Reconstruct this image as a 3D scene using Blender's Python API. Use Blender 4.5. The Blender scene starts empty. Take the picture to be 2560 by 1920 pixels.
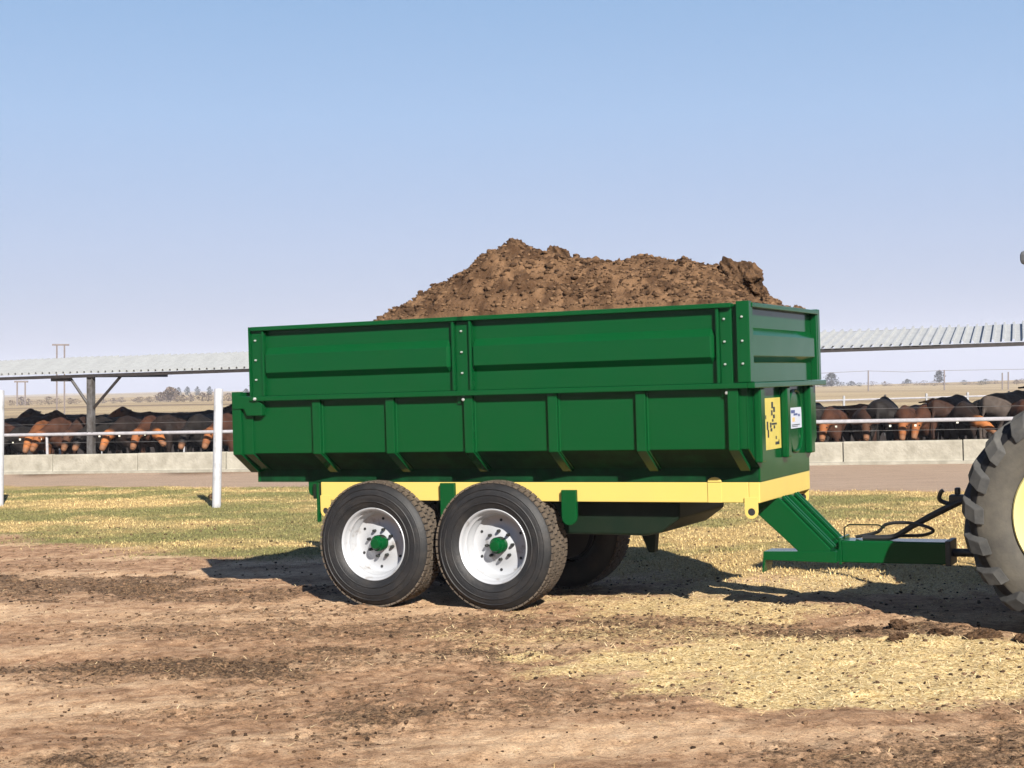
import bpy, bmesh, math, random
import numpy as np
from mathutils import Vector, Matrix
random.seed(7); rng = np.random.default_rng(11)
S = bpy.context.scene
C = S.collection

# ------------------------------------------------------------------ camera, sky, sun, exposure
EYE = 1.832
cd = bpy.data.cameras.new('camera'); cam = bpy.data.objects.new('camera', cd); C.objects.link(cam)
cd.sensor_width = 36; cd.lens = 54.56; cd.clip_start = .1; cd.clip_end = 12000
cam.location = (0, 0, EYE); cam.rotation_euler = (math.pi/2 + .0014, .0289, 0)
S.camera = cam
SUN_EL = math.radians(31)
SUN_H = Vector((.30, -.954)).normalized()                 # ground direction towards the sun
sun_vec = Vector((SUN_H.x*math.cos(SUN_EL), SUN_H.y*math.cos(SUN_EL), math.sin(SUN_EL)))
w = bpy.data.worlds.new('World'); S.world = w; w.use_nodes = True
wn = w.node_tree.nodes; wl = w.node_tree.links
sky = wn.new('ShaderNodeTexSky'); sky.sky_type = 'NISHITA'; sky.sun_disc = False
sky.sun_elevation = SUN_EL; sky.sun_rotation = math.atan2(SUN_H.x, SUN_H.y)
sky.altitude = 1200; sky.air_density = 1.0; sky.dust_density = 1.5; sky.ozone_density = 2.5
tc = wn.new('ShaderNodeTexCoord'); mp = wn.new('ShaderNodeMapping'); mp.vector_type = 'VECTOR'
mp.inputs['Rotation'].default_value = (0, -.018, 0)       # the yard itself slopes a little; the air does not
wl.new(tc.outputs['Generated'], mp.inputs['Vector']); wl.new(mp.outputs['Vector'], sky.inputs['Vector'])
bg = wn['Background']; bg.inputs['Strength'].default_value = .06
nrm = wn.new('ShaderNodeVectorMath'); nrm.operation = 'NORMALIZE'; wl.new(mp.outputs['Vector'], nrm.inputs[0])
sx = wn.new('ShaderNodeSeparateXYZ'); wl.new(nrm.outputs[0], sx.inputs[0])
rmp = wn.new('ShaderNodeValToRGB'); wl.new(sx.outputs['Z'], rmp.inputs['Fac'])      # winter air: pale lavender low down, clear blue overhead
cr = rmp.color_ramp.elements; K = 1/(.06*2.828)
stops = [(0,(.39,.395,.53)), (.03,(.39,.405,.55)), (.09,(.40,.475,.675)), (.17,(.345,.50,.755)), (.26,(.25,.435,.71)), (.5,(.11,.22,.46)), (1,(.055,.12,.32))]
cr[0].position = 0; cr[1].position = 1
for q, c in stops[1:-1]: cr.new(q)
for e, (q, c) in zip(cr, stops): e.position = q; e.color = (*[v*K/8 for v in c], 1)
sc8 = wn.new('ShaderNodeVectorMath'); sc8.operation = 'SCALE'; sc8.inputs['Scale'].default_value = 8; wl.new(rmp.outputs['Color'], sc8.inputs[0])
mxs = wn.new('ShaderNodeMix'); mxs.data_type = 'RGBA'; mxs.inputs[0].default_value = .9
wl.new(sky.outputs['Color'], mxs.inputs[6]); wl.new(sc8.outputs[0], mxs.inputs[7]); wl.new(mxs.outputs[2], bg.inputs['Color'])
sl = bpy.data.lights.new('sun', 'SUN'); sl.energy = 5.0; sl.angle = math.radians(.5); sl.color = (1, .95, .87)
sun = bpy.data.objects.new('sun', sl); C.objects.link(sun); sun.location = (3, -10, 20)
sun.rotation_euler = sun_vec.to_track_quat('Z', 'Y').to_euler()
S.view_settings.view_transform = 'Standard'; S.view_settings.look = 'None'
S.view_settings.exposure = 1.5; S.view_settings.gamma = 1; S.view_settings.use_curve_mapping = False
S.render.engine = 'CYCLES'

# ------------------------------------------------------------------ helpers
def tag(o, label=None, cat=None, group=None, kind=None):
    if label: o['label'] = label
    if cat: o['category'] = cat
    if group: o['group'] = group
    if kind: o['kind'] = kind
    return o
def empty(name, loc=(0,0,0), rz=0, parent=None):
    o = bpy.data.objects.new(name, None); C.objects.link(o); o.empty_display_size = .2
    o.location = loc; o.rotation_euler = (0, 0, rz); o.parent = parent
    return o
class MB:
    def __init__(s): s.v = []; s.f = []
    def add(s, vs, fs):
        n = len(s.v); s.v += [tuple(v) for v in vs]; s.f += [tuple(n+i for i in f) for f in fs]; return s
    def box(s, x0, x1, y0, y1, z0, z1):
        return s.add([(x0,y0,z0),(x1,y0,z0),(x1,y1,z0),(x0,y1,z0),(x0,y0,z1),(x1,y0,z1),(x1,y1,z1),(x0,y1,z1)],
                     [(0,3,2,1),(4,5,6,7),(0,1,5,4),(1,2,6,5),(2,3,7,6),(3,0,4,7)])
    def prism(s, pts, y0, y1, axis='y'):
        """pts polygon in (x,z) for axis y, (y,z) for axis x, (x,y) for axis z"""
        n = len(pts)
        mk = {'y': lambda p,t:(p[0],t,p[1]), 'x': lambda p,t:(t,p[0],p[1]), 'z': lambda p,t:(p[0],p[1],t)}[axis]
        vs = [mk(p,y0) for p in pts] + [mk(p,y1) for p in pts]
        fs = [tuple(range(n)), tuple(range(2*n-1,n-1,-1))] + [(i,i+n,(i+1)%n+n,(i+1)%n) for i in range(n)]
        return s.add(vs, fs)
    def tube(s, pts, r, n=8, cap=True):
        pts = [Vector(p) for p in pts]; rs = r if isinstance(r, (list,tuple)) else [r]*len(pts)
        d = (pts[1]-pts[0]).normalized(); a = d.orthogonal().normalized(); vs = []; fs = []
        for i, p in enumerate(pts):
            t = (pts[min(i+1,len(pts)-1)] - pts[max(i-1,0)]).normalized()
            a = (a - t*a.dot(t)).normalized(); b = t.cross(a)
            vs += [p + (a*math.cos(2*math.pi*k/n) + b*math.sin(2*math.pi*k/n))*rs[i] for k in range(n)]
        for i in range(len(pts)-1):
            fs += [(i*n+k, i*n+(k+1)%n, (i+1)*n+(k+1)%n, (i+1)*n+k) for k in range(n)]
        if cap: fs += [tuple(range(n-1,-1,-1)), tuple(range((len(pts)-1)*n, len(pts)*n))]
        return s.add(vs, fs)
    def lathe(s, prof, n=72, axis='y', c=(0,0,0), closed=False):
        """prof: (radius, t) pairs turned about the y axis (t along +y)"""
        m = len(prof); vs = []; fs = []
        for k in range(n):
            a = 2*math.pi*k/n
            for r, t in prof:
                q = (r*math.cos(a), t, r*math.sin(a)) if axis == 'y' else ((t, r*math.cos(a), r*math.sin(a)) if axis == 'x' else (r*math.cos(a), r*math.sin(a), t))
                vs.append((q[0]+c[0], q[1]+c[1], q[2]+c[2]))
        for k in range(n):
            k2 = (k+1) % n
            for i in range(m if closed else m-1):
                i2 = (i+1) % m
                fs.append((k*m+i, k*m+i2, k2*m+i2, k2*m+i))
        return s.add(vs, fs)
    def build(s, name, mat, parent=None, smooth=False, bevel=0, angle=35, loc=None):
        me = bpy.data.meshes.new(name); me.from_pydata(s.v, [], s.f); me.validate()
        bm = bmesh.new(); bm.from_mesh(me); bmesh.ops.recalc_face_normals(bm, faces=bm.faces); bm.to_mesh(me); bm.free()
        return link(name, me, mat, parent, smooth, bevel, angle, loc)
def link(name, me, mat, parent=None, smooth=False, bevel=0, angle=35, loc=None):
    o = bpy.data.objects.new(name, me); C.objects.link(o)
    if mat and not me.materials: me.materials.append(mat)
    o.parent = parent
    if loc: o.location = loc
    if smooth:
        me.shade_smooth()
        try: me.set_sharp_from_angle(angle=math.radians(angle))
        except Exception: pass
    if bevel:
        b = o.modifiers.new('bevel', 'BEVEL'); b.width = bevel; b.segments = 2; b.limit_method = 'ANGLE'
        b.angle_limit = math.radians(40)
    return o
def raw(name, v, f, mat, parent=None, smooth=False):
    me = bpy.data.meshes.new(name); v = np.asarray(v, np.float32); f = np.asarray(f, np.int32)
    me.vertices.add(len(v)); me.vertices.foreach_set('co', v.ravel())
    k = f.shape[1]; me.loops.add(f.size); me.loops.foreach_set('vertex_index', f.ravel())
    me.polygons.add(len(f)); me.polygons.foreach_set('loop_start', np.arange(0, f.size, k, dtype=np.int32))
    me.update(calc_edges=True); me.validate()
    return link(name, me, mat, parent, smooth, angle=180)
def copy_tree(o, parent=None):
    c = o.copy(); C.objects.link(c); c.parent = parent
    for ch in list(o.children): copy_tree(ch, c)
    return c
def colattr(me, name, rgba):
    rgba = np.array(rgba, np.float32)
    if name == 'Col': rgba[:,:3] *= AL
    a = me.color_attributes.new(name, 'FLOAT_COLOR', 'POINT'); a.data.foreach_set('color', np.asarray(rgba, np.float32).ravel())
AL = .7            # overall reflectance level that goes with the exposure
# value noise, vectorised
def _h(ix, iy, seed):
    n = (ix.astype(np.int64)*374761393 + iy.astype(np.int64)*668265263 + seed*1442695041) & 0xffffffff
    n = ((n ^ (n >> 13))*1274126177) & 0xffffffff
    return ((n ^ (n >> 16)) & 0xffff)/65535.0
def vnoise(x, y, seed=0):
    ix = np.floor(x); iy = np.floor(y); fx = x-ix; fy = y-iy
    fx = fx*fx*(3-2*fx); fy = fy*fy*(3-2*fy)
    a = _h(ix,iy,seed); b = _h(ix+1,iy,seed); c = _h(ix,iy+1,seed); d = _h(ix+1,iy+1,seed)
    return (a*(1-fx)+b*fx)*(1-fy) + (c*(1-fx)+d*fx)*fy
def fbm(x, y, oct=4, seed=0):
    r = 0; a = .5; t = 0
    for i in range(oct):
        r = r + a*vnoise(x*2**i, y*2**i, seed+i*17); t += a; a *= .5
    return r/t
def sstep(a, b, x):
    t = np.clip((x-a)/(b-a), 0, 1); return t*t*(3-2*t)

# ------------------------------------------------------------------ materials
def mat(name, col=(.5,.5,.5), rough=.6, metal=0, spec=.5, noise=0, nscale=8, bump=0, bscale=40, coat=0, col2=None, split=(.4,.62), coord='Object', detail=6):
    m = bpy.data.materials.new(name); m.use_nodes = True
    N = m.node_tree.nodes; L = m.node_tree.links; p = N['Principled BSDF']
    col = tuple(c*AL for c in col); col2 = tuple(c*AL for c in col2) if col2 else None
    p.inputs['Base Color'].default_value = (*col, 1); p.inputs['Roughness'].default_value = rough
    p.inputs['Metallic'].default_value = metal; p.inputs['Specular IOR Level'].default_value = spec
    if coat: p.inputs['Coat Weight'].default_value = coat; p.inputs['Coat Roughness'].default_value = .06
    t = N.new('ShaderNodeTexCoord')
    if noise or col2:
        n = N.new('ShaderNodeTexNoise'); n.inputs['Scale'].default_value = nscale; n.inputs['Detail'].default_value = detail; n.inputs['Roughness'].default_value = .65
        L.new(t.outputs[coord], n.inputs['Vector'])
        r = N.new('ShaderNodeValToRGB'); L.new(n.outputs['Fac'], r.inputs['Fac'])
        r.color_ramp.elements[0].position = split[0]; r.color_ramp.elements[1].position = split[1]
        c2 = col2 if col2 else tuple(c*(1+noise) for c in col); c1 = col if col2 else tuple(c*(1-noise) for c in col)
        r.color_ramp.elements[0].color = (*c1, 1); r.color_ramp.elements[1].color = (*c2, 1)
        L.new(r.outputs['Color'], p.inputs['Base Color'])
    if bump:
        n2 = N.new('ShaderNodeTexNoise'); n2.inputs['Scale'].default_value = bscale; n2.inputs['Detail'].default_value = 8
        L.new(t.outputs[coord], n2.inputs['Vector'])
        b = N.new('ShaderNodeBump'); b.inputs['Strength'].default_value = bump; b.inputs['Distance'].default_value = .02
        L.new(n2.outputs['Fac'], b.inputs['Height']); L.new(b.outputs['Normal'], p.inputs['Normal'])
    return m
def attr_mat(name, attr='Col', rough=.9, bump=0, bscale=60, var=.0, spec=.2, vscale=30):
    m = bpy.data.materials.new(name); m.use_nodes = True
    N = m.node_tree.nodes; L = m.node_tree.links; p = N['Principled BSDF']
    a = N.new('ShaderNodeAttribute'); a.attribute_name = attr
    p.inputs['Roughness'].default_value = rough; p.inputs['Specular IOR Level'].default_value = spec
    src = a.outputs['Color']
    t = N.new('ShaderNodeTexCoord')
    if var:
        n = N.new('ShaderNodeTexNoise'); n.inputs['Scale'].default_value = vscale; n.inputs['Detail'].default_value = 8; n.inputs['Roughness'].default_value = .75
        L.new(t.outputs['Object'], n.inputs['Vector'])
        r = N.new('ShaderNodeMapRange'); r.inputs[1].default_value = .3; r.inputs[2].default_value = .7
        r.inputs[3].default_value = 1-var; r.inputs[4].default_value = 1+var; L.new(n.outputs['Fac'], r.inputs[0])
        v = N.new('ShaderNodeVectorMath'); v.operation = 'SCALE'; L.new(src, v.inputs[0]); L.new(r.outputs[0], v.inputs['Scale']); src = v.outputs[0]
    L.new(src, p.inputs['Base Color'])
    if bump:
        n2 = N.new('ShaderNodeTexNoise'); n2.inputs['Scale'].default_value = bscale; n2.inputs['Detail'].default_value = 8; n2.inputs['Roughness'].default_value = .7
        L.new(t.outputs['Object'], n2.inputs['Vector'])
        b = N.new('ShaderNodeBump'); b.inputs['Strength'].default_value = bump; b.inputs['Distance'].default_value = .03
        L.new(n2.outputs['Fac'], b.inputs['Height']); L.new(b.outputs['Normal'], p.inputs['Normal'])
    return m
M = {}
def paint(name, col, dust=(.23,.17,.11), amount=.12, rough=.24):
    m = bpy.data.materials.new(name); m.use_nodes = True
    N = m.node_tree.nodes; L = m.node_tree.links; p = N['Principled BSDF']
    col = tuple(c*AL for c in col); dust = tuple(c*AL for c in dust)
    t = N.new('ShaderNodeTexCoord'); n = N.new('ShaderNodeTexNoise'); n.inputs['Scale'].default_value = 2.2; n.inputs['Detail'].default_value = 9; n.inputs['Roughness'].default_value = .7
    L.new(t.outputs['Object'], n.inputs['Vector'])
    r = N.new('ShaderNodeMapRange'); r.inputs[1].default_value = .38; r.inputs[2].default_value = .78; r.inputs[3].default_value = 0; r.inputs[4].default_value = amount
    L.new(n.outputs['Fac'], r.inputs[0])
    mx = N.new('ShaderNodeMix'); mx.data_type = 'RGBA'; mx.inputs[6].default_value = (*col,1); mx.inputs[7].default_value = (*dust,1)
    L.new(r.outputs[0], mx.inputs[0]); L.new(mx.outputs[2], p.inputs['Base Color'])
    r2 = N.new('ShaderNodeMapRange'); r2.inputs[1].default_value = .3; r2.inputs[2].default_value = .75; r2.inputs[3].default_value = rough; r2.inputs[4].default_value = rough+.07
    L.new(n.outputs['Fac'], r2.inputs[0]); L.new(r2.outputs[0], p.inputs['Roughness'])
    n3 = N.new('ShaderNodeTexNoise'); n3.inputs['Scale'].default_value = 2.5; n3.inputs['Detail'].default_value = 1
    L.new(t.outputs['Object'], n3.inputs['Vector'])
    b = N.new('ShaderNodeBump'); b.inputs['Strength'].default_value = .12; b.inputs['Distance'].default_value = .02
    L.new(n3.outputs['Fac'], b.inputs['Height']); L.new(b.outputs['Normal'], p.inputs['Normal'])
    p.inputs['Specular IOR Level'].default_value = .11
    return m
M['green'] = paint('green_paint', (.0014,.054,.0135), amount=.010, rough=.09)
M['shade_green'] = mat('shaded_matt_green', (.002,.034,.0105), .7, spec=.08, noise=.3, nscale=6)  # shade below the tub painted in as a darker, duller green
M['yellow'] = paint('yellow_paint', (.57,.432,.115), dust=(.35,.27,.15), amount=.14, rough=.35)
M['dark_steel'] = mat('dark_steel', (.02,.022,.02), .5, .2, noise=.4, nscale=12)
M['underbody'] = paint('underbody_green_shaded', (.003,.012,.006), amount=.05, rough=.5)  # near-black green: deep shade under the trailer put into the paint
M['rubber'] = mat('tyre_rubber', (.010,.010,.011), .6, spec=.3, col2=(.030,.026,.023), nscale=7, split=(.45,.75), bump=.15, bscale=60)
M['tread'] = mat('dusty_tread', (.055,.044,.034), .9, spec=.2, col2=(.13,.10,.073), nscale=25, split=(.35,.65), bump=.3, bscale=80)
M['rim'] = mat('silver_rim', (.42,.43,.45), .42, .2, col2=(.17,.135,.10), nscale=9, split=(.56,.76), bump=.04)
M['hole'] = mat('dark_hole', (.008,.008,.009), .8)
M['zinc'] = mat('zinc_bolt', (.42,.44,.42), .45, .3)
M['hose'] = mat('hose_rubber', (.012,.012,.013), .5)
M['white_post'] = mat('white_post_paint', (.38,.38,.395), .55, col2=(.22,.215,.205), nscale=5, split=(.5,.75))
M['galv'] = mat('galvanised_pipe', (.40,.385,.40), .5, .2, noise=.12, nscale=14)
M['roof'] = mat('zincalume_sheet', (.40,.405,.40), .6, .1, noise=.07, nscale=3)
M['shed_steel'] = mat('shed_steel', (.018,.013,.012), .6, noise=.3)
M['shed_post'] = mat('weathered_post', (.05,.043,.037), .7, col2=(.10,.095,.095), nscale=6)
M['concrete'] = mat('bunk_concrete', (.22,.198,.152), .9, col2=(.39,.36,.295), nscale=3.2, split=(.28,.72), bump=.6, bscale=18, detail=10)
M['sticker_y'] = mat('yellow_sticker', (.52,.42,.09), .5, noise=.05)
M['sticker_w'] = mat('white_sticker', (.48,.5,.57), .45)
M['ink'] = mat('sticker_ink', (.025,.03,.03), .6); M['ink_o'] = mat('sticker_orange', (.75,.4,.15), .6); M['ink_b'] = mat('sticker_blue', (.06,.08,.2), .6)

# ------------------------------------------------------------------ ground: one sheet to the horizon
def wall_w(X, Y): return Y + .33*X
def terrain(X, Y):
    """far country rises to the left and falls away to the right of the yard"""
    d = np.maximum(Y, 1e-3); u = np.clip(X/np.maximum(d, 20), -.75, .75)
    e = -.0012 - .0172*u
    e = np.where(u < 0, e + .0006*np.sin(u*22), e)
    far = np.maximum(Y-46, 0)
    z = e*far*sstep(46, 75, Y)
    z = z + (fbm(X/160, Y/160, 3, 5)-.5)*5*sstep(120, 500, Y)
    return z
def dryness(X, Y):
    """0 = green turf, 1 = dead straw-coloured grass"""
    n = fbm(X*.45+2, Y*.9, 5, 81); m = fbm(X*2.4, Y*2.4, 3, 83)
    bias = .10*sstep(-2.5, 2.5, X) + .2*(1-sstep(13, 17.5, Y)) + .18*np.exp(-((Y-26.2+.15*X)/1.1)**2)
    return sstep(.42, .68, n*.7 + m*.3 + bias - .025)
def masks(X, Y):
    n1 = fbm(X*.55, Y*.55, 5, 1); n2 = fbm(X*1.7, Y*1.7, 4, 2); n3 = fbm(X*.3+9, Y*.9, 4, 3)
    w = wall_w(X, Y); edge = 27.6 - .2*X + (n2-.5)*.5
    front = 14.55 - .88*X + (n1-.5)*5.0 + (n2-.5)*1.5
    front = np.maximum(front, 12.6 + (n1-.5)*2.5)
    grass = sstep(-1.3, 2.2, Y-front)*(1-sstep(-.15, .25, w-edge))
    road = sstep(-.1, .35, w-edge)*(1-sstep(34.6, 34.9, w))
    pen = sstep(34.4, 34.8, w)*(1-sstep(80, 90, Y))
    def ell(cx, cy, rx, ry, rot=0, soft=.5, am=1.3):
        c, s = math.cos(rot), math.sin(rot); dx = X-cx; dy = Y-cy
        q = np.sqrt(((dx*c+dy*s)/rx)**2 + ((-dx*s+dy*c)/ry)**2) + (n2-.5)*am + (n1-.5)*.8
        return 1-sstep(1-soft, 1+soft, q)
    straw = np.maximum(ell(2.55, 9.65, 1.9, 1.15, -.12, .35), .8*ell(4.6, 9.6, 2.2, 1.5))
    straw = np.maximum.reduce([straw, .62*ell(1.4, 12.6, 1.7, .9, -.2, .5), .6*ell(2.6, 13.6, 1.8, 1.1, 0, .5), .4*ell(.6, 11.3, 1.3, .5, 0, .5)])
    dark = np.maximum.reduce([ell(-4.7, 15.3, 2.9, .8, -.2, .4), .85*ell(-2.7, 14.2, 1.4, .6, -.2), .8*ell(.9, 11.6, 1.5, .55, .1, .5),
                              ell(2.6, 11.15, .95, .38, -.1, .4), .9*ell(2.4, 7.5, 1.2, .6, .2, .5), .65*ell(.1, 8.9, 1.0, .42, .2), .7*ell(-1.7, 10.6, 1.5, .55, .15, .5),
                              .75*ell(-.9, 12.0, 2.6, .6, -.1, .5), .6*ell(-2.0,12.9,1.6,.45,-.1), .55*ell(-1.9, 8.0, .5, .4)])
    patch = fbm(X*1.1+3, Y*1.9+1, 5, 31)
    dark = np.clip(.8*dark + .45*sstep(.52, .70, patch)*(1-grass)*(1-straw)*(Y<22), 0, 1)
    c, s = math.cos(.22), math.sin(.22)
    trk = fbm((X*c+Y*s)*.55, (-X*s+Y*c)*1.7, 5, 41)
    sand = sstep(.43, .67, trk)*(1-dark)*(1-.7*straw)
    return grass, road, pen, straw, dark, sand
ang_f = np.linspace(-.62, .62, 640); ang_b = np.linspace(.62, 2*math.pi-.62, 60)[1:-1]
ang = np.concatenate([ang_f, ang_b])
rows = [.6, 1.5, 2.6, 3.8, 5.0, 5.8]; r = 6.2
while r < 36: rows.append(r); r += max(.026, r*r/3300.)
while r < 3000: rows.append(r); r *= 1.06
rr = np.array(rows); A, R = np.meshgrid(ang, rr); GX = R*np.sin(A); GY = R*np.cos(A)
g_grass, g_road, g_pen, g_straw, g_dark, g_sand = masks(GX, GY)
near = 1-sstep(30, 40, R)
track = np.minimum(1, np.abs(GY-11)/5)
relief = ((fbm(GX*2.2, GY*2.2, 4, 51)-.5)*.07 + (fbm(GX*11, GY*11, 3, 52)-.5)*(.016+.05*g_dark+.02*g_straw))*near*(1-.8*g_road)
GZ = terrain(GX, GY) + relief
nr, na = GX.shape
idx = np.arange(nr*na).reshape(nr, na); i2 = np.roll(idx, -1, 1)
F = np.stack([idx[:-1], i2[:-1], i2[1:], idx[1:]], -1).reshape(-1, 4)
V = np.stack([GX, GY, GZ], -1).reshape(-1, 3)
V = np.vstack([V, [[0, 0, 0]]])
def ground_material():
    m = bpy.data.materials.new('yard_ground'); m.use_nodes = True
    N = m.node_tree.nodes; L = m.node_tree.links; p = N['Principled BSDF']
    p.inputs['Roughness'].default_value = .95; p.inputs['Specular IOR Level'].default_value = .15
    pos = N.new('ShaderNodeNewGeometry').outputs['Position']
    def noise(scale, detail=6, rough=.65, sc=None, dist=0):
        src = pos
        if sc:
            v = N.new('ShaderNodeMapping'); v.inputs['Scale'].default_value = sc; L.new(pos, v.inputs['Vector']); src = v.outputs[0]
        n = N.new('ShaderNodeTexNoise'); n.inputs['Scale'].default_value = scale; n.inputs['Detail'].default_value = detail
        n.inputs['Roughness'].default_value = rough; n.inputs['Distortion'].default_value = dist; L.new(src, n.inputs['Vector']); return n.outputs['Fac']
    def ramp(fac, stops, k_=AL):
        stops = [(q, tuple(v*k_ for v in c)) for q, c in stops]
        r = N.new('ShaderNodeValToRGB'); L.new(fac, r.inputs['Fac']); e = r.color_ramp.elements
        e[0].position, e[0].color = stops[0][0], (*stops[0][1], 1); e[1].position, e[1].color = stops[-1][0], (*stops[-1][1], 1)
        for q, c in stops[1:-1]:
            k = e.new(q); k.color = (*c, 1)
        return r.outputs['Color']
    def mix(f, a, b):
        x = N.new('ShaderNodeMix'); x.data_type = 'RGBA'; L.new(a, x.inputs[6]); L.new(b, x.inputs[7])
        if isinstance(f, float): x.inputs[0].default_value = f
        else: L.new(f, x.inputs[0])
        return x.outputs[2]
    def attr(nm):
        a = N.new('ShaderNodeAttribute'); a.attribute_name = nm; s = N.new('ShaderNodeSeparateColor'); L.new(a.outputs['Color'], s.inputs[0]); return s.outputs
    a1 = attr('MaskA'); a2 = attr('MaskB')
    fine = noise(38, 8, .8); mid = noise(7, 8, .72); big = noise(1.3, 6, .6)
    dirt = ramp(mid, [(.36,(.235,.125,.064)), (.46,(.39,.225,.125)), (.54,(.51,.31,.178)), (.64,(.63,.41,.245))])
    sand = ramp(mid, [(.38,(.58,.365,.205)), (.5,(.74,.49,.29)), (.64,(.86,.61,.385))])
    dark = ramp(fine, [(.40,(.035,.021,.012)), (.5,(.135,.08,.043)), (.59,(.36,.225,.125))])
    straw = ramp(fine, [(.38,(.32,.20,.08)), (.46,(.62,.43,.18)), (.53,(.84,.63,.31)), (.61,(1.0,.82,.48))])
    gr1 = ramp(fine, [(.40,(.085,.08,.026)), (.5,(.25,.225,.075)), (.60,(.46,.385,.15))])
    gr2 = ramp(fine, [(.40,(.22,.135,.05)), (.5,(.54,.37,.15)), (.60,(.80,.58,.26))])
    atd = N.new('ShaderNodeAttribute'); atd.attribute_name = 'MaskC'; sdr = N.new('ShaderNodeSeparateColor'); L.new(atd.outputs['Color'], sdr.inputs[0])
    grass = mix(sdr.outputs[1], gr1, gr2)
    road = ramp(noise(2.2, 8, .7, (.35,2.2,1)), [(.3,(.37,.262,.185)), (.7,(.52,.385,.28))])
    pen = ramp(fine, [(.3,(.02,.013,.009)), (.7,(.06,.04,.026))])
    fld = ramp(noise(.018, 6, .6, (.35,2.2,1)), [(.34,(.22,.155,.09)), (.46,(.37,.275,.155)), (.56,(.46,.355,.205)), (.68,(.27,.19,.11))])
    def crumble(fac, nz, amp, lo, hi):
        q = N.new('ShaderNodeMath'); q.operation = 'MULTIPLY_ADD'; L.new(nz, q.inputs[0]); q.inputs[1].default_value = amp; L.new(fac, q.inputs[2])
        t = N.new('ShaderNodeMapRange'); t.interpolation_type = 'SMOOTHSTEP'; L.new(q.outputs[0], t.inputs[0])
        t.inputs[1].default_value = lo+amp*.5; t.inputs[2].default_value = hi+amp*.5; return t.outputs[0]
    nA = noise(16, 8, .8); nB = noise(21, 8, .85, (1,1.3,1))
    c = mix(a2[0], dirt, sand); c = mix(crumble(a1[0], nB, 2.2, .3, .75), c, grass)
    c = mix(crumble(a1[2], nA, 3.4, .28, .95), c, dark); c = mix(crumble(a1[1], nB, 2.2, .25, .7), c, straw)
    c = mix(a2[1], c, road); c = mix(a2[2], c, pen)
    at = N.new('ShaderNodeAttribute'); at.attribute_name = 'MaskC'; sf = N.new('ShaderNodeSeparateColor'); L.new(at.outputs['Color'], sf.inputs[0])
    c = mix(sf.outputs[0], c, fld)
    spk = ramp(noise(60, 5, 1.0), [(.41,(.22,.19,.17)), (.465,(1,1,1)), (.545,(1,1,1)), (.61,(1.5,1.46,1.4))], 1)
    ml = N.new('ShaderNodeMix'); ml.data_type = 'RGBA'; ml.blend_type = 'MULTIPLY'; ml.inputs[0].default_value = .85
    L.new(c, ml.inputs[6]); L.new(spk, ml.inputs[7])
    L.new(ml.outputs[2], p.inputs['Base Color'])
    b = N.new('ShaderNodeBump'); b.inputs['Strength'].default_value = .75; b.inputs['Distance'].default_value = .04
    L.new(fine, b.inputs['Height']); b2 = N.new('ShaderNodeBump'); b2.inputs['Strength'].default_value = .5; b2.inputs['Distance'].default_value = .06
    L.new(mid, b2.inputs['Height']); L.new(b.outputs['Normal'], b2.inputs['Normal']); L.new(b2.outputs['Normal'], p.inputs['Normal'])
    return m
M['ground'] = ground_material()
ground = raw('ground', V, F, M['ground'], smooth=True)
one = np.ones_like(GX); z0 = np.zeros_like(GX)
def put(nm, a, b, c):
    q = np.stack([a, b, c, one], -1).reshape(-1, 4); colattr(ground.data, nm, np.vstack([q, [[0,0,0,1]]]))
put('MaskA', g_grass, g_straw, g_dark); put('MaskB', g_sand, g_road, g_pen); put('MaskC', sstep(80, 90, GY), dryness(GX, GY), z0)
tag(ground, kind='structure')
def gz(x, y):
    """height of the ground sheet near the camera"""
    X = np.asarray(x, float); Y = np.asarray(y, float); q = masks(X, Y)
    rel = ((fbm(X*2.2, Y*2.2, 4, 51)-.5)*.07 + (fbm(X*11, Y*11, 3, 52)-.5)*(.016+.05*q[4]+.02*q[3]))*(1-sstep(30, 40, np.hypot(X, Y)))*(1-.8*q[1])
    return terrain(X, Y) + rel
def gz1(x, y): return float(gz(np.array([x]), np.array([y]))[0])

# ------------------------------------------------------------------ tipping trailer
TX, TY, YAW = 1.7468, 11.5997, .4445
trailer = empty('tipping_trailer', (TX, TY, 0), -YAW)
tag(trailer, 'green two-axle farm tipping trailer with yellow chassis, heaped with manure', 'trailer')
def on_trailer(x, y, z=0):
    c, s = math.cos(YAW), math.sin(YAW); return Vector((TX + x*c + y*s, TY - x*s + y*c, z))
IN = .27; W = 2.0; LR = -4.594
def Y_(side, off): return -off if side < 0 else W + off          # off = outwards from the side plane
prof = [(0,1.80), (0,1.312), (-IN,1.156), (-IN,1.045)]
G = M['green']
# tub
mb = MB()
for side in (-1, 1):
    n = len(prof); inn = [(-.012,1.80), (-.012,1.318), (-IN-.012,1.162), (-IN-.012,1.045)]
    pts = [(Y_(side,o), z) for o, z in prof] + [(Y_(side,o), z) for o, z in reversed(inn)]
    mb.prism(pts, LR+.03, -.002, 'x')
mb.box(LR+.03, -.002, .29, W-.29, 1.045, 1.057)
tub = mb.build('tub', G, trailer, bevel=.004)
tub.data.materials.append(M['shade_green'])
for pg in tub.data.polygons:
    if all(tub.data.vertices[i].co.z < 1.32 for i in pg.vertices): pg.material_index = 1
full = [(Y_(-1,o), z) for o, z in prof] + [(Y_(1,o), z) for o, z in reversed(prof)]
fw = MB().prism(full, 0, .012, 'x').build('front_wall', G, trailer, bevel=.003)
MB().prism([(y, z + (.045 if z > 1.7 else 0)) for y, z in full], LR, LR+.028, 'x').build('tailgate', G, trailer, bevel=.004)
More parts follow.
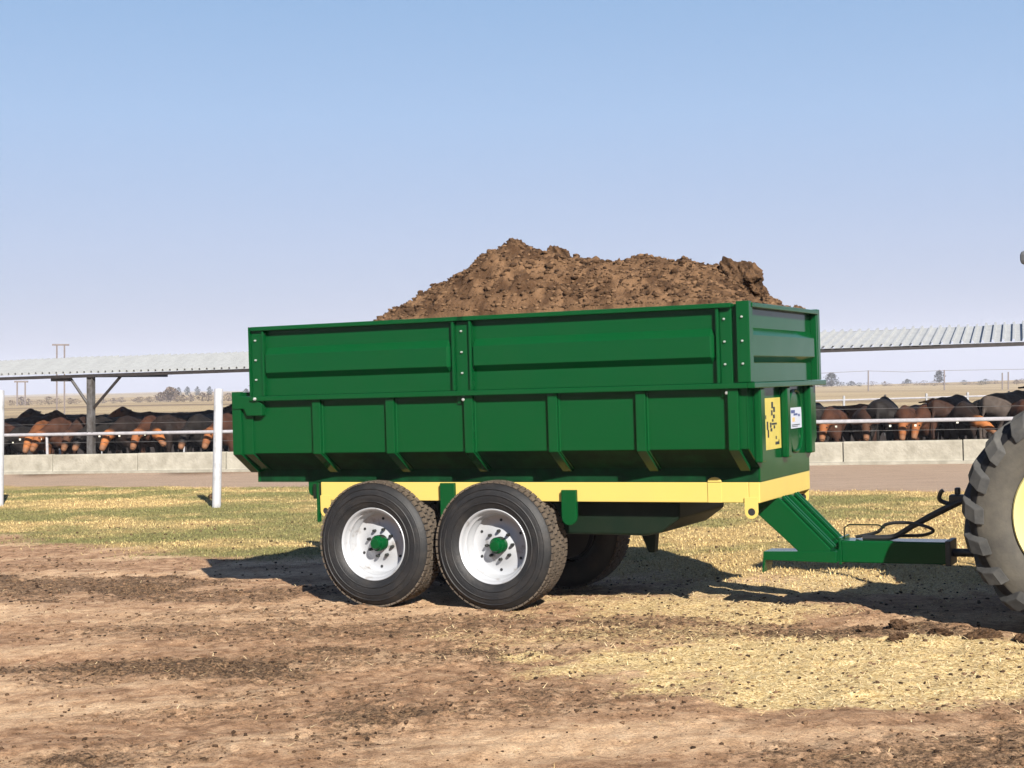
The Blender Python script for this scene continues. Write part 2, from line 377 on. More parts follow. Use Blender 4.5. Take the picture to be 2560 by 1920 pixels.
# ribs on the tub sides: flat face and a leg that follows the slope inwards
for side in (-1, 1):
    for xa, xb in [(-3.806,-3.726), (-3.086,-3.006), (-2.354,-2.274), (-1.61,-1.53), (-.869,-.789)]:
        d = .042
        pl = [(d,1.765), (d,1.305), (-.22,1.135), (-IN,1.135), (-IN,1.156), (0,1.312), (0,1.765)]
        MB().prism([(Y_(side,o), z) for o, z in pl], xa, xb, 'x').build('rib', G, tub, bevel=.004)
        bead = MB().tube([(xb+.004, Y_(side,.006), 1.76), (xb+.004, Y_(side,.006), 1.31), (xb+.004, Y_(side,-.245), 1.160)], .011, 6)
        bead.build('weld_bead', G, tub, smooth=True)
    for xa, xb in [(-.13,-.049)]:
        pl = [(.05,1.765), (.05,1.305), (-.22,1.135), (-IN,1.135), (-IN,1.156), (0,1.312), (0,1.765)]
        MB().prism([(Y_(side,o), z) for o, z in pl], xa, xb, 'x').build('corner_rib', G, tub, bevel=.004)
    # rear frame of the tub
    pl = [(.05,1.85), (.05,1.305), (-.21,1.135), (-IN,1.135), (-IN,1.156), (0,1.312), (0,1.85)]
    MB().prism([(Y_(side,o), z) for o, z in pl], LR-.03, LR+.06, 'x').build('rear_frame', G, tub, bevel=.005)
    mb = MB(); mb.prism([(Y_(side,o), z) for o, z in [(.02,1.76), (.02,1.305), (-.235,1.15), (-IN,1.156), (0,1.312), (0,1.76)]], LR+.06, LR+.165, 'x')
    mb.build('rear_plate', G, tub, bevel=.004)
    mb = MB(); a, b = sorted((Y_(side,.06), Y_(side,0.0)))
    mb.prism([(LR-.02,1.83), (LR+.20,1.80), (LR+.29,1.74), (LR+.29,1.64), (LR+.13,1.64), (LR+.10,1.70), (LR-.02,1.70)], a, b)
    mb.build('tailgate_hinge', G, tub, bevel=.005)
    a, b = sorted((Y_(side,.075), Y_(side,-.03)))
    MB().box(LR+.17, .03, a, b, 1.765, 1.808).build('top_rail', G, tub, bevel=.006)
MB().box(.031, .09, -.074, W+.074, 1.765, 1.808).build('top_rail', G, tub, bevel=.006)
# pressed extension panels
def pressed(u0, u1, axis, base, sgn, amp=.05, name='extension_panel', flip=False):
    rowsz = [(1.809,0), (1.958,0), (2.008,1), (2.165,1), (2.222,0), (2.385,0)]
    cols = [(u0,0), (u0+.023,0), (u0+.04,1), (u1-.07,1), (u1-.023,0), (u1,0)]
    mb = MB(); vs = []; fs = []
    for (z, a) in rowsz:
        for (u, e) in cols:
            o = base + sgn*a*e*amp; vs.append((u, o, z) if axis == 'x' else (o, u, z))
    n = len(cols)
    k = len(vs)
    for (z, a) in rowsz:
        for (u, e) in cols:
            o = base + sgn*(a*e*amp - .006); vs.append((u, o, z) if axis == 'x' else (o, u, z))
    for i in range(len(rowsz)-1):
        for j in range(n-1):
            fs.append((i*n+j, i*n+j+1, (i+1)*n+j+1, (i+1)*n+j)); fs.append((k+i*n+j, k+(i+1)*n+j, k+(i+1)*n+j+1, k+i*n+j+1))
    m = len(rowsz)
    for j in range(n-1): fs += [(j, k+j, k+j+1, j+1), ((m-1)*n+j, (m-1)*n+j+1, k+(m-1)*n+j+1, k+(m-1)*n+j)]
    for i in range(m-1): fs += [(i*n, (i+1)*n, k+(i+1)*n, k+i*n), (i*n+n-1, k+i*n+n-1, k+(i+1)*n+n-1, (i+1)*n+n-1)]
    mb.add(vs, fs)
    p = mb.build(name, G, trailer, bevel=.006)
    lip = MB()
    a, b = sorted((base+sgn*.062, base-sgn*.02))
    if axis == 'x': lip.box(u0-.1, u1+.1, a, b, 2.372, 2.408)
    else: lip.box(a, b, u0-.02, u1+.02, 2.372, 2.408)
    lip.build('top_lip', G, p, bevel=.006)
    for u in (u0, u1-.022):                                        # end flanges
        a, b = sorted((base+sgn*.05, base))
        fl = MB()
        if axis == 'x': fl.box(u, u+.022, a, b, 1.81, 2.371)
        else: fl.box(a, b, u, u+.022, 1.81, 2.371)
        fl.build('end_flange', G, p, bevel=.003)
    return p
def bolt(parent, x, y, z, axis='y', sgn=-1, r=.014):
    mb = MB(); mb.lathe([(0,0), (r,0), (r,.012), (r*.6,.02), (0,.02)], 6, axis)
    mb.v = [(a*(1 if axis == 'y' else sgn) + x, b*(sgn if axis == 'y' else 1) + y, c + z) for a, b, c in mb.v]
    return mb.build('bolt', M['zinc'], parent)
for side in (-1, 1):
    base = 0 if side < 0 else W; sg = -1 if side < 0 else 1
    pa = pressed(-4.30, -2.425, 'x', base, sg); pb = pressed(-2.29, -.185, 'x', base, sg)
    for nm, xa, xb, d in [('rear_post', -4.416, -4.302, .03), ('middle_post', -2.423, -2.292, .018), ('front_post', -.183, -.092, .02)]:
        a, b = sorted((Y_(side,d), Y_(side,-.03)))
        po = MB().box(xa, xb, a, b, 1.70, 2.405 if nm != 'middle_post' else 2.371).build(nm, G, trailer, bevel=.004)
        xm = (xa+xb)/2
        for z in (1.72, 1.785) if nm == 'rear_post' else (1.735,):
            bolt(po, xm, Y_(side, .076 if z > 1.76 else .03), z, 'y', sg, .015)
        for z in (1.95, 2.12, 2.29): bolt(po, xm-.01, Y_(side,d), z, 'y', sg, .009)
        if nm == 'rear_post':
            a, b = sorted((Y_(side,.058), Y_(side,-.03))); MB().box(xa-.012, xa-.001, a, b, 1.81, 2.408).build('post_flange', G, po, bevel=.003)
    a, b = sorted((Y_(side,-.004), Y_(side,-.03)))
    MB().box(-.094, -.044, a, b, 1.81, 2.40).build('joint_strip', G, trailer)
    a, b = sorted((Y_(side,.052), Y_(side,-.03)))
    cp = MB().box(-.046, .055, a, b, 1.81, 2.418).build('corner_post', G, trailer, bevel=.006)
    for z in (1.95, 2.12, 2.3): bolt(cp, 0, Y_(side,.052), z, 'y', sg, .009)
fe = pressed(.04, W-.04, 'y', 0.0, 1, amp=.042)
# front wall ribs, pressed oval, stickers
for yc, hw in ((.2,.06), (.93,.05), (1.66,.06)):
    MB().prism([(yc-hw,1.20), (yc+hw,1.20), (yc+hw,1.765), (yc-hw,1.765)], .012, .07, 'x').build('front_rib', G, fw, bevel=.012)
def stadium(cy, cz, ry, rz, n=40):
    pts = []
    for k in range(n):
        a = 2*math.pi*k/n; y = math.cos(a); z = math.sin(a)
        pts.append((.016, cy + ry*math.copysign(abs(y)**.7, y), cz + rz*math.copysign(abs(z)**.8, z)))
    return pts + [pts[0]]
MB().tube(stadium(1.30, 1.48, .2, .25), .013, 8, False).build('pressed_oval', G, fw, smooth=True)
sy = MB().box(.0125, .015, .393, .867, 1.28, 1.682).build('yellow_sticker', M['sticker_y'], trailer)
for y0, y1, z0_, z1_ in [(.61,.66,1.60,1.65), (.66,.71,1.57,1.61), (.60,.64,1.545,1.585), (.65,.70,1.52,1.55), (.62,.66,1.495,1.515), (.47,.51,1.435,1.50), (.56,.60,1.45,1.49), (.61,.75,1.47,1.485), (.57,.62,1.42,1.445), (.66,.70,1.44,1.465), (.71,.74,1.355,1.38), (.70,.80,1.312,1.335), (.79,.81,1.312,1.35), (.44,.46,1.52,1.55)]:
    MB().box(.0152, .0165, y0, y1, z0_, z1_).build('print_mark', M['ink'], sy)
MB().box(.0152, .0165, .49, .525, 1.375, 1.435).build('print_mark', M['hole'], sy)
sw = MB().box(.017, .02, 1.11, 1.49, 1.42, 1.59).build('white_sticker', M['sticker_w'], trailer)
for y0, y1, z0_, z1_, mm in [(1.16,1.28,1.545,1.57,'ink_b'), (1.24,1.36,1.525,1.542,'ink_b'), (1.38,1.43,1.515,1.535,'ink_b'), (1.20,1.27,1.475,1.51,'ink_o'), (1.18,1.42,1.445,1.452,'ink'), (1.18,1.36,1.433,1.438,'ink')]:
    MB().box(.0202, .0214, y0, y1, z0_, z1_).build('print_mark', M[mm], sw)
# yellow chassis
ch = MB()
Yl = M['yellow']
ch = MB().box(-3.93, -.08, .258, .338, .888, 1.044).build('chassis_rail', Yl, trailer, bevel=.006)
MB().box(-3.93, -.08, W-.338, W-.258, .888, 1.044).build('chassis_rail', Yl, trailer, bevel=.006)
MB().box(-.08, .008, .256, W-.256, .886, 1.044).build('front_beam', Yl, trailer, bevel=.006)
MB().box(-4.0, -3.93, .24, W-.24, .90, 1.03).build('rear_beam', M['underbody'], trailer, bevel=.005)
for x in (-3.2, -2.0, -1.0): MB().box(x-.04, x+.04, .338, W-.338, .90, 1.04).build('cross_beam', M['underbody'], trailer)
MB().box(-.405, -.295, .251, .2575, .889, 1.043).build('joint_plate', Yl, ch, bevel=.002)
MB().prism([(-.405,1.046)] + [(-.35+.055*math.cos(a), 1.05+.035*math.sin(a)) for a in np.linspace(math.pi, 0, 9)] + [(-.295,1.046)], .250, .2685).build('round_tab', Yl, ch, bevel=.003)
def eye_lug(xa, xb, zt, zb, y0, y1, mat_, parent):
    cx = (xa+xb)/2; hw = (xb-xa)/2; cz = zb+hw; out = []
    out += [(xa,zt), (xa,cz)] + [(cx+hw*math.cos(a), cz+hw*math.sin(a)) for a in np.linspace(math.pi, 2*math.pi, 9)[1:-1]] + [(xb,cz), (xb,zt)]
    dense = []
    for i in range(len(out)):
        p, q = out[i], out[(i+1) % len(out)]
        k = max(1, int(math.dist(p, q)/.02))
        dense += [(p[0]+(q[0]-p[0])*t/k, p[1]+(q[1]-p[1])*t/k) for t in range(k)]
    n = len(dense); r = hw*.55
    inn = []
    for p in dense:
        a = math.atan2(p[1]-cz, p[0]-cx); inn.append((cx+r*math.cos(a), cz+r*math.sin(a)))
    vs = [(p[0],y,p[1]) for y in (y0,y1) for p in dense] + [(p[0],y,p[1]) for y in (y0,y1) for p in inn]
    fs = []
    for i in range(n):
        j = (i+1) % n
        fs += [(i,j,2*n+j,2*n+i), (n+i,3*n+i,3*n+j,n+j), (i,n+i,n+j,j), (2*n+i,2*n+j,3*n+j,3*n+i)]
    lg = MB().add(vs, fs).build('tie_lug', mat_, parent, bevel=.002)
    MB().lathe([(0,y0+.004), (r*.96,y0+.004), (r*.96,y0+.10), (0,y0+.10)], 16, 'y', (cx,0,cz)).build('bush', M['hole'], lg)  # black plug added so the hole looks dark inside
    return lg
for y0 in (.244, W-.256):
    eye_lug(-.112, -.006, .93, .765, y0, y0+.012, Yl, trailer); eye_lug(-3.93, -3.83, .93, .745, y0, y0+.012, Yl, trailer)
# green hangers over the chassis, rear hook
def strap(xa, xb, zt, zb, y0, y1, nm):
    cx = (xa+xb)/2; hw = (xb-xa)/2
    pts = [(xa,zt), (xa,zb+hw)] + [(cx+hw*math.cos(a), zb+hw+hw*math.sin(a)) for a in np.linspace(math.pi, 2*math.pi, 9)[1:-1]] + [(xb,zb+hw), (xb,zt)]
    return MB().prism(pts, y0, y1).build(nm, G, trailer, bevel=.006)
for y0 in (.216, W-.256):
    strap(-1.63, -1.50, .985, .70, y0, y0+.04, 'spring_hanger'); strap(-2.735, -2.60, 1.04, .66, y0, y0+.04, 'spring_hanger')
    strap(-4.07, -3.965, 1.10, .92, y0+.06, y0+.12, 'tail_hook')
    MB().box(-3.955, -3.937, y0+.01, y0+.05, .70, 1.04).build('rear_bracket', G, trailer)
# under-frame
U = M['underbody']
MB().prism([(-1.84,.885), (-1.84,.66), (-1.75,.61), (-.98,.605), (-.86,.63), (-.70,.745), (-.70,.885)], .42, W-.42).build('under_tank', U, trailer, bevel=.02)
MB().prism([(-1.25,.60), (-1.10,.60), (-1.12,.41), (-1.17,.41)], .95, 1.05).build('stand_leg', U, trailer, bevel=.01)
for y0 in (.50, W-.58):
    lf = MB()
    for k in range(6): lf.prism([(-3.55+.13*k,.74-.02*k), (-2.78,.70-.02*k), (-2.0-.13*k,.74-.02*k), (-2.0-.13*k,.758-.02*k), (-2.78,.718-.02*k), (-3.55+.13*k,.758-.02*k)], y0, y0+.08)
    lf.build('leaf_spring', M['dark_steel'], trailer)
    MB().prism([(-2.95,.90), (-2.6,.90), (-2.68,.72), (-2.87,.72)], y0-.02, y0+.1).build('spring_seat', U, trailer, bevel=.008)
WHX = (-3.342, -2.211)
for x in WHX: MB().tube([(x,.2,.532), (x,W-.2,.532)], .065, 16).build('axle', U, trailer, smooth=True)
# wheels
TR = .535
def make_wheel():
    half = [(.298,.055), (.31,.035), (.345,.012), (.40,0), (.455,.006), (.49,.022), (.508,.045), (.522,.058)]
    tread = [(.523,.09), (.523,.19)]
    full_ = half + tread + [(r_, .385-t) for r_, t in reversed(half)]
    tm = MB().lathe(full_, 84)
    for rr_, tt in ((.365,.0035), (.425,-.001), (.472,.0095)):
        tm.lathe([(rr_-.006,tt), (rr_,tt-.004), (rr_+.006,tt+.001)], 84)
    wheel = tm.build('wheel', M['rubber'], None, smooth=True, angle=60)
    tb = MB(); nb = 58
    for rowk, (t0, t1) in enumerate([(.046,.105), (.114,.165), (.173,.214), (.222,.273), (.282,.339)]):
        for k in range(nb):
            a0 = 2*math.pi*(k+.5*(rowk % 2))/nb; a1 = a0 + 2*math.pi/nb*.80
            r1 = .537 if 0 < rowk < 4 else .534; vs = []
            for rr_ in (.519, r1):
                for a, t in ((a0,t0), (a1,t0), (a1,t1), (a0,t1)):
                    vs.append((rr_*math.cos(a+.1*(t-t0)), t, rr_*math.sin(a+.1*(t-t0))))
            tb.add(vs, [(0,3,2,1), (4,5,6,7), (0,1,5,4), (1,2,6,5), (2,3,7,6), (3,0,4,7)])
    tag(tb.build('tread', M['tread'], wheel), kind='stuff')
    rim = MB().lathe([(.30,.07), (.312,.036), (.306,.030), (.296,.034), (.288,.05), (.283,.08), (.268,.09), (.264,.13), (.252,.14), (.248,.185), (.225,.20), (.15,.195), (.13,.18), (.0,.18)], 72)
    rim.build('rim', M['rim'], wheel, smooth=True, angle=50)
    for k in range(6):
        a = 2*math.pi*k/6 + .4; hl = MB().lathe([(0,0), (.012,0), (.012,.004), (0,.004)], 14, 'y', (.205*math.cos(a), .1945, .205*math.sin(a)))
        hl.build('vent_hole', M['hole'], wheel)
    MB().lathe([(0,.215), (.25,.215), (.262,.26), (.262,.36), (.2,.37), (0,.37)], 40).build('rim_back_blackout', M['hole'], wheel, smooth=True, angle=40)  # added black disc covering the bright rim back as if in shadow
    hub = MB().lathe([(.068,.185), (.068,.11), (.062,.10), (.052,.097), (.05,.075), (.04,.062), (.0,.06)], 28)
    hub.build('hub', G, wheel, smooth=True)
    for k in range(8):
        a = 2*math.pi*k/8 + .2
        MB().lathe([(0,.14), (.010,.14), (.014,.153), (.014,.185)], 6, 'y', (.117*math.cos(a), 0, .117*math.sin(a))).build('wheel_nut', M['dark_steel'], wheel)
    return wheel
wh = make_wheel(); first = True
for x in WHX:
    for y, rz in ((.09, 0), (W-.09, math.pi)):
        o = wh if first else copy_tree(wh, trailer); first = False
        o.parent = trailer; o.location = (x, y, TR-.008); o.rotation_euler = (0, random.uniform(0,6.28), rz)
# drawbar
db = MB()
for y0 in (.74, 1.10):
    ar = MB().prism([(-.30,.888), (.02,.888), (.42,.49), (.40,.45), (.18,.45)], y0, y0+.16)
    a = ar.build('drawbar_arm', G, trailer, bevel=.008)
    for k in (.03, .10):
        MB().prism([(.03,.892), (.045,.905), (.44,.505), (.425,.492)], y0+k, y0+k+.022).build('arm_flange', G, a, bevel=.003)
MB().prism([(-.11,.468), (.47,.478), (.47,.388), (-.095,.40), (-.115,.30), (-.125,.30)], .70, .94).build('parking_skid', G, trailer, bevel=.006)
bx = MB().box(.471, 1.29, .87, 1.13, .374, .545).build('drawbar_box', G, trailer, bevel=.01)
MB().box(.455, .475, .85, 1.15, .36, .57).build('end_plate', G, bx, bevel=.004)
MB().box(1.27, 1.31, .86, 1.14, .365, .555).build('end_plate', M['dark_steel'], bx, bevel=.004)
eye = MB().tube([(1.31,1.0,.455), (1.50,1.0,.455)], .032, 12).build('tow_eye', M['dark_steel'], trailer, smooth=True)
MB().lathe([(.055+.025*math.cos(a), .025*math.sin(a)) for a in np.linspace(0, 2*math.pi, 10)[:-1]], 24, 'z', (1.57,1.0,.455), True).build('eye_ring', M['dark_steel'], eye, smooth=True)
MB().tube([(.48,.95,.55), (.48,.95,.64), (.52,.95,.665), (.75,.95,.665), (.80,.95,.64)], .006, 6).build('hose_hanger', U, trailer, smooth=True)
def spline(pts, n=8):
    P = [Vector(p) for p in pts]; P = [P[0]*2-P[1]] + P + [P[-1]*2-P[-2]]; out = []
    for i in range(1, len(P)-2):
        for k in range(n):
            t = k/n; a, b, c, d = P[i-1], P[i], P[i+1], P[i+2]
            out.append(.5*((2*b) + (c-a)*t + (2*a-5*b+4*c-d)*t*t + (3*b-a-3*c+d)*t**3))
    return out + [P[-2]]
MB().tube(spline([(.55,1.04,.56), (.72,1.02,.60), (.80,1.0,.665), (.95,.96,.685), (1.10,.93,.665), (1.17,.95,.625), (1.08,1.0,.585), (.92,1.03,.575), (.75,1.05,.565)]), .013, 8).build('hydraulic_hose', M['hose'], trailer, smooth=True)
MB().tube(spline([(.62,.98,.56), (.85,.97,.57), (.98,.96,.64), (1.15,.96,.74), (1.36,.97,.845), (1.50,1.0,.90)]), .022, 10).build('hydraulic_hose', M['hose'], trailer, smooth=True)
MB().tube(spline([(.66,1.05,.556), (.88,1.04,.58), (1.02,1.03,.655), (1.20,1.03,.75), (1.40,1.02,.85)]), .014, 8).build('hydraulic_hose', M['hose'], trailer, smooth=True)
MB().tube(spline([(1.31,1.0,.83), (1.25,1.0,.84), (1.215,.99,.87), (1.23,.98,.92), (1.25,.98,.935)]), .017, 8).build('hose_coupling', M['hose'], trailer, smooth=True)
MB().box(1.29, 1.42, .96, 1.06, .83, .90).box(1.33, 1.37, .98, 1.04, .90, .955).box(1.40, 1.50, .97, 1.04, .78, .86).build('hose_coupling', M['hose'], trailer, bevel=.01)

# ------------------------------------------------------------------ the heap of manure in the trailer
M['manure'] = attr_mat('manure', 'Col', .95, .8, 55, .25, .1, 45)
hp = [(-4.5,1.95), (-4.2,2.05), (-3.85,2.26), (-3.62,2.43), (-3.013,2.715), (-2.70,2.86), (-2.57,2.92), (-2.509,3.00), (-2.312,3.065), (-2.182,2.99), (-1.973,2.99), (-1.808,2.90), (-1.624,2.845), (-1.386,2.868), (-.836,2.82), (-.561,2.765), (-.35,2.66), (-.19,2.51), (-.10,2.42), (.0,2.36)]
hx = np.linspace(-4.5, -.02, 300); hy = np.linspace(.02, 1.98, 130)
HX, HY = np.meshgrid(hx, hy)
ridge = np.interp(HX, [p[0] for p in hp], [p[1] for p in hp])
yy = np.abs(HY-1.0 + .10*np.sin(HX*2.2)*(1-((HY-1)/.98)**2))/.98
edge = np.minimum(np.interp(HX, [-4.5,-3.7,-3.3,-3.1,-2.9], [1.9,2.2,2.34,2.39,2.42]), ridge-.02)
HZ = edge + (ridge-edge)*np.clip(1-yy**1.75, -.05, 1)
HZ = np.where(HX > -3.0, np.maximum(HZ, 2.41), HZ)
HZ += (fbm(HX*5, HY*5, 4, 61)-.5)*.14*sstep(0, .5, 1-yy) + (fbm(HX*17, HY*17, 3, 62)-.5)*.085*(.3+.7*sstep(0,.2,1-yy)) + (vnoise(HX*38, HY*38, 63)-.5)*.028
HZ[0,:] = 1.9; HZ[-1,:] = 1.9; HZ[:,0] = 1.9; HZ[:,-1] = 1.9
load = empty('manure_load', trailer.location, -YAW)
tag(load, 'heap of crumbly brown manure piled high above the green trailer sides', 'manure heap')
n1, n2 = HX.shape; ii = np.arange(n1*n2).reshape(n1, n2)
hf = np.stack([ii[:-1,:-1], ii[:-1,1:], ii[1:,1:], ii[1:,:-1]], -1).reshape(-1, 4)
heap = raw('heap', np.stack([HX, HY, HZ], -1).reshape(-1, 3), hf, M['manure'], load)
cn = fbm(HX*9, HY*9, 5, 64).ravel()[:, None]; cn = np.clip((cn-.3)/.4, 0, 1)
mc = np.array([.078,.042,.022])*(1-cn) + np.array([.195,.112,.06])*cn
colattr(heap.data, 'Col', np.hstack([mc, np.ones((len(mc),1))]))
# lumps: small irregular stones of dung
def lump_protos(n, sub=1, rough=.35, flat=.8):
    out = []
    for k in range(n):
        bm = bmesh.new(); bmesh.ops.create_icosphere(bm, subdivisions=sub, radius=1)
        v = np.array([q.co[:] for q in bm.verts]); f = np.array([[q.index for q in fc.verts] for fc in bm.faces]); bm.free()
        v = v*(1 + rough*(rng.random((len(v),1))-.5)*2); v[:,2] *= flat; out.append((v, f))
    return out
LP = lump_protos(10)
def scatter_lumps(name, P, Sz, cols, matl, parent=None):
    vs = []; fs = []; cs = []; off = 0; P = np.asarray(P); Sz = np.asarray(Sz); cols = np.asarray(cols); pk = rng.integers(len(LP), size=len(P))
    for j, (v, f) in enumerate(LP):
        q = np.nonzero(pk == j)[0]; m = len(q)
        if not m: continue
        a = rng.random(m)*6.28; ca, sa = np.cos(a)[:,None], np.sin(a)[:,None]
        vx = v[None,:,0]*np.ones((m,1)); vy = v[None,:,1]*rng.uniform(.6,1,(m,1)); vz = v[None,:,2]*rng.uniform(.55,1,(m,1))
        w_ = np.stack([vx*ca-vy*sa, vx*sa+vy*ca, vz], -1)*Sz[q][:,None,None] + P[q][:,None,:]
        vs.append(w_.reshape(-1,3)); fs.append((f[None]+(np.arange(m)*len(v))[:,None,None]).reshape(-1,3)+off); off += m*len(v)
        cs.append(np.repeat(np.hstack([cols[q], np.ones((m,1))]), len(v), 0))
    o = raw(name, np.vstack(vs), np.vstack(fs), matl, parent); colattr(o.data, 'Col', np.vstack(cs)); tag(o, kind='stuff'); return o
def browns(n, lo=(.07,.042,.024), hi=(.33,.21,.125)):
    t = rng.random((n,1))**1.2; return np.array(lo)*(1-t) + np.array(hi)*t
k = 14000; ix = rng.integers(0, n1, k); iy = rng.integers(0, n2, k)
ix = np.clip(ix, 2, n1-3); iy = np.clip(iy, 2, n2-3); P = np.stack([HX[ix,iy], HY[ix,iy], HZ[ix,iy]], -1); sz = .004 + .024*rng.random(k)**4
scatter_lumps('crumbs', P + [0,0,.004], sz, browns(k, (.045,.025,.014), (.24,.142,.078)), M['manure'], load)
k2 = 420; ix = rng.integers(8, n1-8, k2); iy = rng.integers(40, n2-10, k2)
P = np.stack([HX[ix,iy], HY[ix,iy], HZ[ix,iy]+.006], -1)
scatter_lumps('clods', P, .018 + .026*rng.random(k2)**2, browns(k2, (.05,.027,.015), (.17,.098,.053)), M['manure'], load)
def big_lump(name, spec, parent, seed, matl, sub=5):
    """spec: list of (centre, radius)"""
    mb = MB(); 
    bm = bmesh.new()
    for c, r_ in spec:
        bmesh.ops.create_icosphere(bm, subdivisions=3, radius=r_, matrix=Matrix.Translation(c))
    me = bpy.data.meshes.new(name); bm.to_mesh(me); bm.free()
    o = bpy.data.objects.new(name, me); C.objects.link(o)
    rm = o.modifiers.new('r', 'REMESH'); rm.mode = 'VOXEL'; rm.voxel_size = min(r_ for c, r_ in spec)*.16
    dg = bpy.context.evaluated_depsgraph_get(); me2 = bpy.data.meshes.new_from_object(o.evaluated_get(dg)); bpy.data.objects.remove(o)
    v = np.empty(len(me2.vertices)*3, np.float32); me2.vertices.foreach_get('co', v); v = v.reshape(-1,3)
    nn = np.empty(len(me2.vertices)*3, np.float32); me2.vertices.foreach_get('normal', nn); nn = nn.reshape(-1,3)
    r0 = np.mean([r_ for c, r_ in spec]); fq = 2.6/r0
    n_ = (fbm(v[:,0]*fq+v[:,2]*fq*.7, v[:,1]*fq-v[:,2]*fq*.6, 4, seed)-.5)*r0*1.1 + (fbm(v[:,0]*fq*4+v[:,2]*fq*3, v[:,1]*fq*4+v[:,2]*fq*2, 2, seed+3)-.5)*r0*.22
    v = v + nn*n_[:,None]; me2.vertices.foreach_set('co', v.astype(np.float32).ravel()); me2.update()
    t = np.clip((fbm(v[:,0]*40+v[:,2]*31, v[:,1]*40, 3, seed+7)-.3)/.4, 0, 1)[:,None]
    c_ = np.array([.04,.022,.012])*(1-t) + np.array([.14,.08,.043])*t
    colattr(me2, 'Col', np.hstack([c_, np.ones((len(c_),1))]))
    me2.name = name; me2.materials.clear()
    return link(name, me2, matl, parent)
big_lump('clump', [((-.41,.98,2.70),.105), ((-.25,.98,2.66),.105), ((-.34,.98,2.61),.13), ((-.23,1.0,2.56),.10)], load, 71, M['manure'])
big_lump('clump', [((-2.32,1.0,3.05),.075), ((-2.42,1.02,2.96),.11), ((-2.27,1.0,2.95),.10)], load, 72, M['manure'])
big_lump('clump', [((-1.98,1.0,2.95),.07), ((-1.90,1.0,2.92),.07)], load, 73, M['manure'])

# ------------------------------------------------------------------ tractor (only its rear wheel and hitch are in view)
tractor = empty('tractor', on_trailer(2.374, 1.0), -YAW)
tag(tractor, 'tractor with big lugged rear tyre and pale yellow rim, cut off by right edge', 'tractor')
M['ttyre'] = mat('dusty_tractor_rubber', (.04,.038,.036), .85, spec=.2, col2=(.115,.103,.082), nscale=3.5, split=(.25,.7), bump=.12, bscale=40)
M['tlug'] = mat('tractor_lug_rubber', (.038,.038,.038), .8, spec=.25, col2=(.085,.082,.075), nscale=6, split=(.35,.7), bump=.12)
M['tcarc'] = mat('tractor_gap_shade_rubber', (.012,.012,.014), .8, spec=.2)  # clean rubber, made blacker to paint in the shade between lugs
M['trim'] = paint('tractor_rim_paint', (.56,.49,.21), dust=(.33,.28,.18), amount=.3, rough=.4)
M['tgreen'] = paint('tractor_paint', (.008,.07,.015), amount=.1)
def tractor_wheel(R, Wd, rimr, nl):
    half = [(rimr,.06), (rimr+.02,.03), (rimr+.09,.0), (rimr+.17,.0), (R-.12,.02), (R-.075,.05)]
    cr = [(R-.05,.09), (R-.045,Wd*.5)]
    pf = half + cr + [(r_, Wd-t) for r_, t in reversed(half+[cr[0]])]
    side = MB().lathe(pf, 80).build('rear_wheel', M['ttyre'], None, smooth=True, angle=60)
    MB().lathe([(R-.105,.026), (R-.065,.052), (R-.045,.09), (R-.04,Wd*.5), (R-.045,Wd-.09), (R-.065,Wd-.052), (R-.105,Wd-.026)], 80).build('tread_base', M['tcarc'], side, smooth=True)
    for sd in (0, 1):
        for k in range(nl):
            a0 = 2*math.pi*(k+.5*sd)/nl; vs = []; st = 6
            for i in range(st+1):
                q = i/st; t = -.006 + (Wd*.53)*q; a = a0 - .26*q**.9*math.pi*2/nl*3.1
                top = R if q > .26 else R-.10+.10*(q/.26)**.7
                bot = R-.165+.105*min(1,q/.3); hwid = .05/R*(1.15-.4*q)
                tt = t if sd == 0 else Wd-t
                for da, rr_ in ((-hwid*1.25,bot), (hwid*1.25,bot), (hwid,top), (-hwid,top)):
                    vs.append((rr_*math.cos(a+da), tt, rr_*math.sin(a+da)))
            fs = [(0,1,2,3), (st*4+3,st*4+2,st*4+1,st*4)]
            for i in range(st):
                for e in range(4): fs.append((i*4+e, i*4+(e+1)%4, (i+1)*4+(e+1)%4, (i+1)*4+e))
            MB().add(vs, fs).build('lug', M['tlug'], side, bevel=.006)
    MB().lathe([(rimr+.0,.05), (rimr+.022,.018), (rimr+.012,.008), (rimr-.01,.02), (rimr-.03,.10), (rimr-.06,.16), (rimr*.6,.20), (rimr*.38,.15), (.14,.15), (.12,.09), (0,.09)], 64).build('rim', M['trim'], side, smooth=True, angle=50)
    for k in range(8):
        a = 2*math.pi*k/8; MB().lathe([(0,.125), (.02,.125), (.02,.16)], 6, 'y', (rimr*.33*math.cos(a), 0, rimr*.33*math.sin(a))).build('wheel_nut', M['zinc'], side)
    return side
tw = tractor_wheel(.835, .47, .462, 20)
tw.parent = tractor; tw.location = (0, -1.05, .825)
tw2 = copy_tree(tw, tractor); tw2.location = (0, 1.05, .825); tw2.rotation_euler = (0, .2, math.pi)
TG = M['tgreen']; DS = M['dark_steel']
MB().tube([(0,-.75,.825), (0,.75,.825)], .11, 16).build('rear_axle', DS, tractor, smooth=True)
MB().box(-.42, .9, -.22, .22, .55, 1.05).build('gearbox', DS, tractor, bevel=.04)
MB().box(-.72, .1, -.05, .05, .40, .47).build('tow_bar', DS, tractor, bevel=.008)
MB().box(-.86, -.70, -.06, .06, .37, .51).build('tow_clevis', DS, tractor, bevel=.01)
for y in (-.36, .36):
    MB().tube([(-.2,y,.55), (-.85,y*.9,.58)], .03, 10).build('lift_arm', DS, tractor, smooth=True)
    MB().tube([(-.3,y,1.15), (-.62,y*.95,.62)], .02, 8).build('lift_rod', DS, tractor, smooth=True)
MB().tube([(-.40,0,.92), (-.78,.0,.92)], .035, 10).build('top_link', DS, tractor, smooth=True)
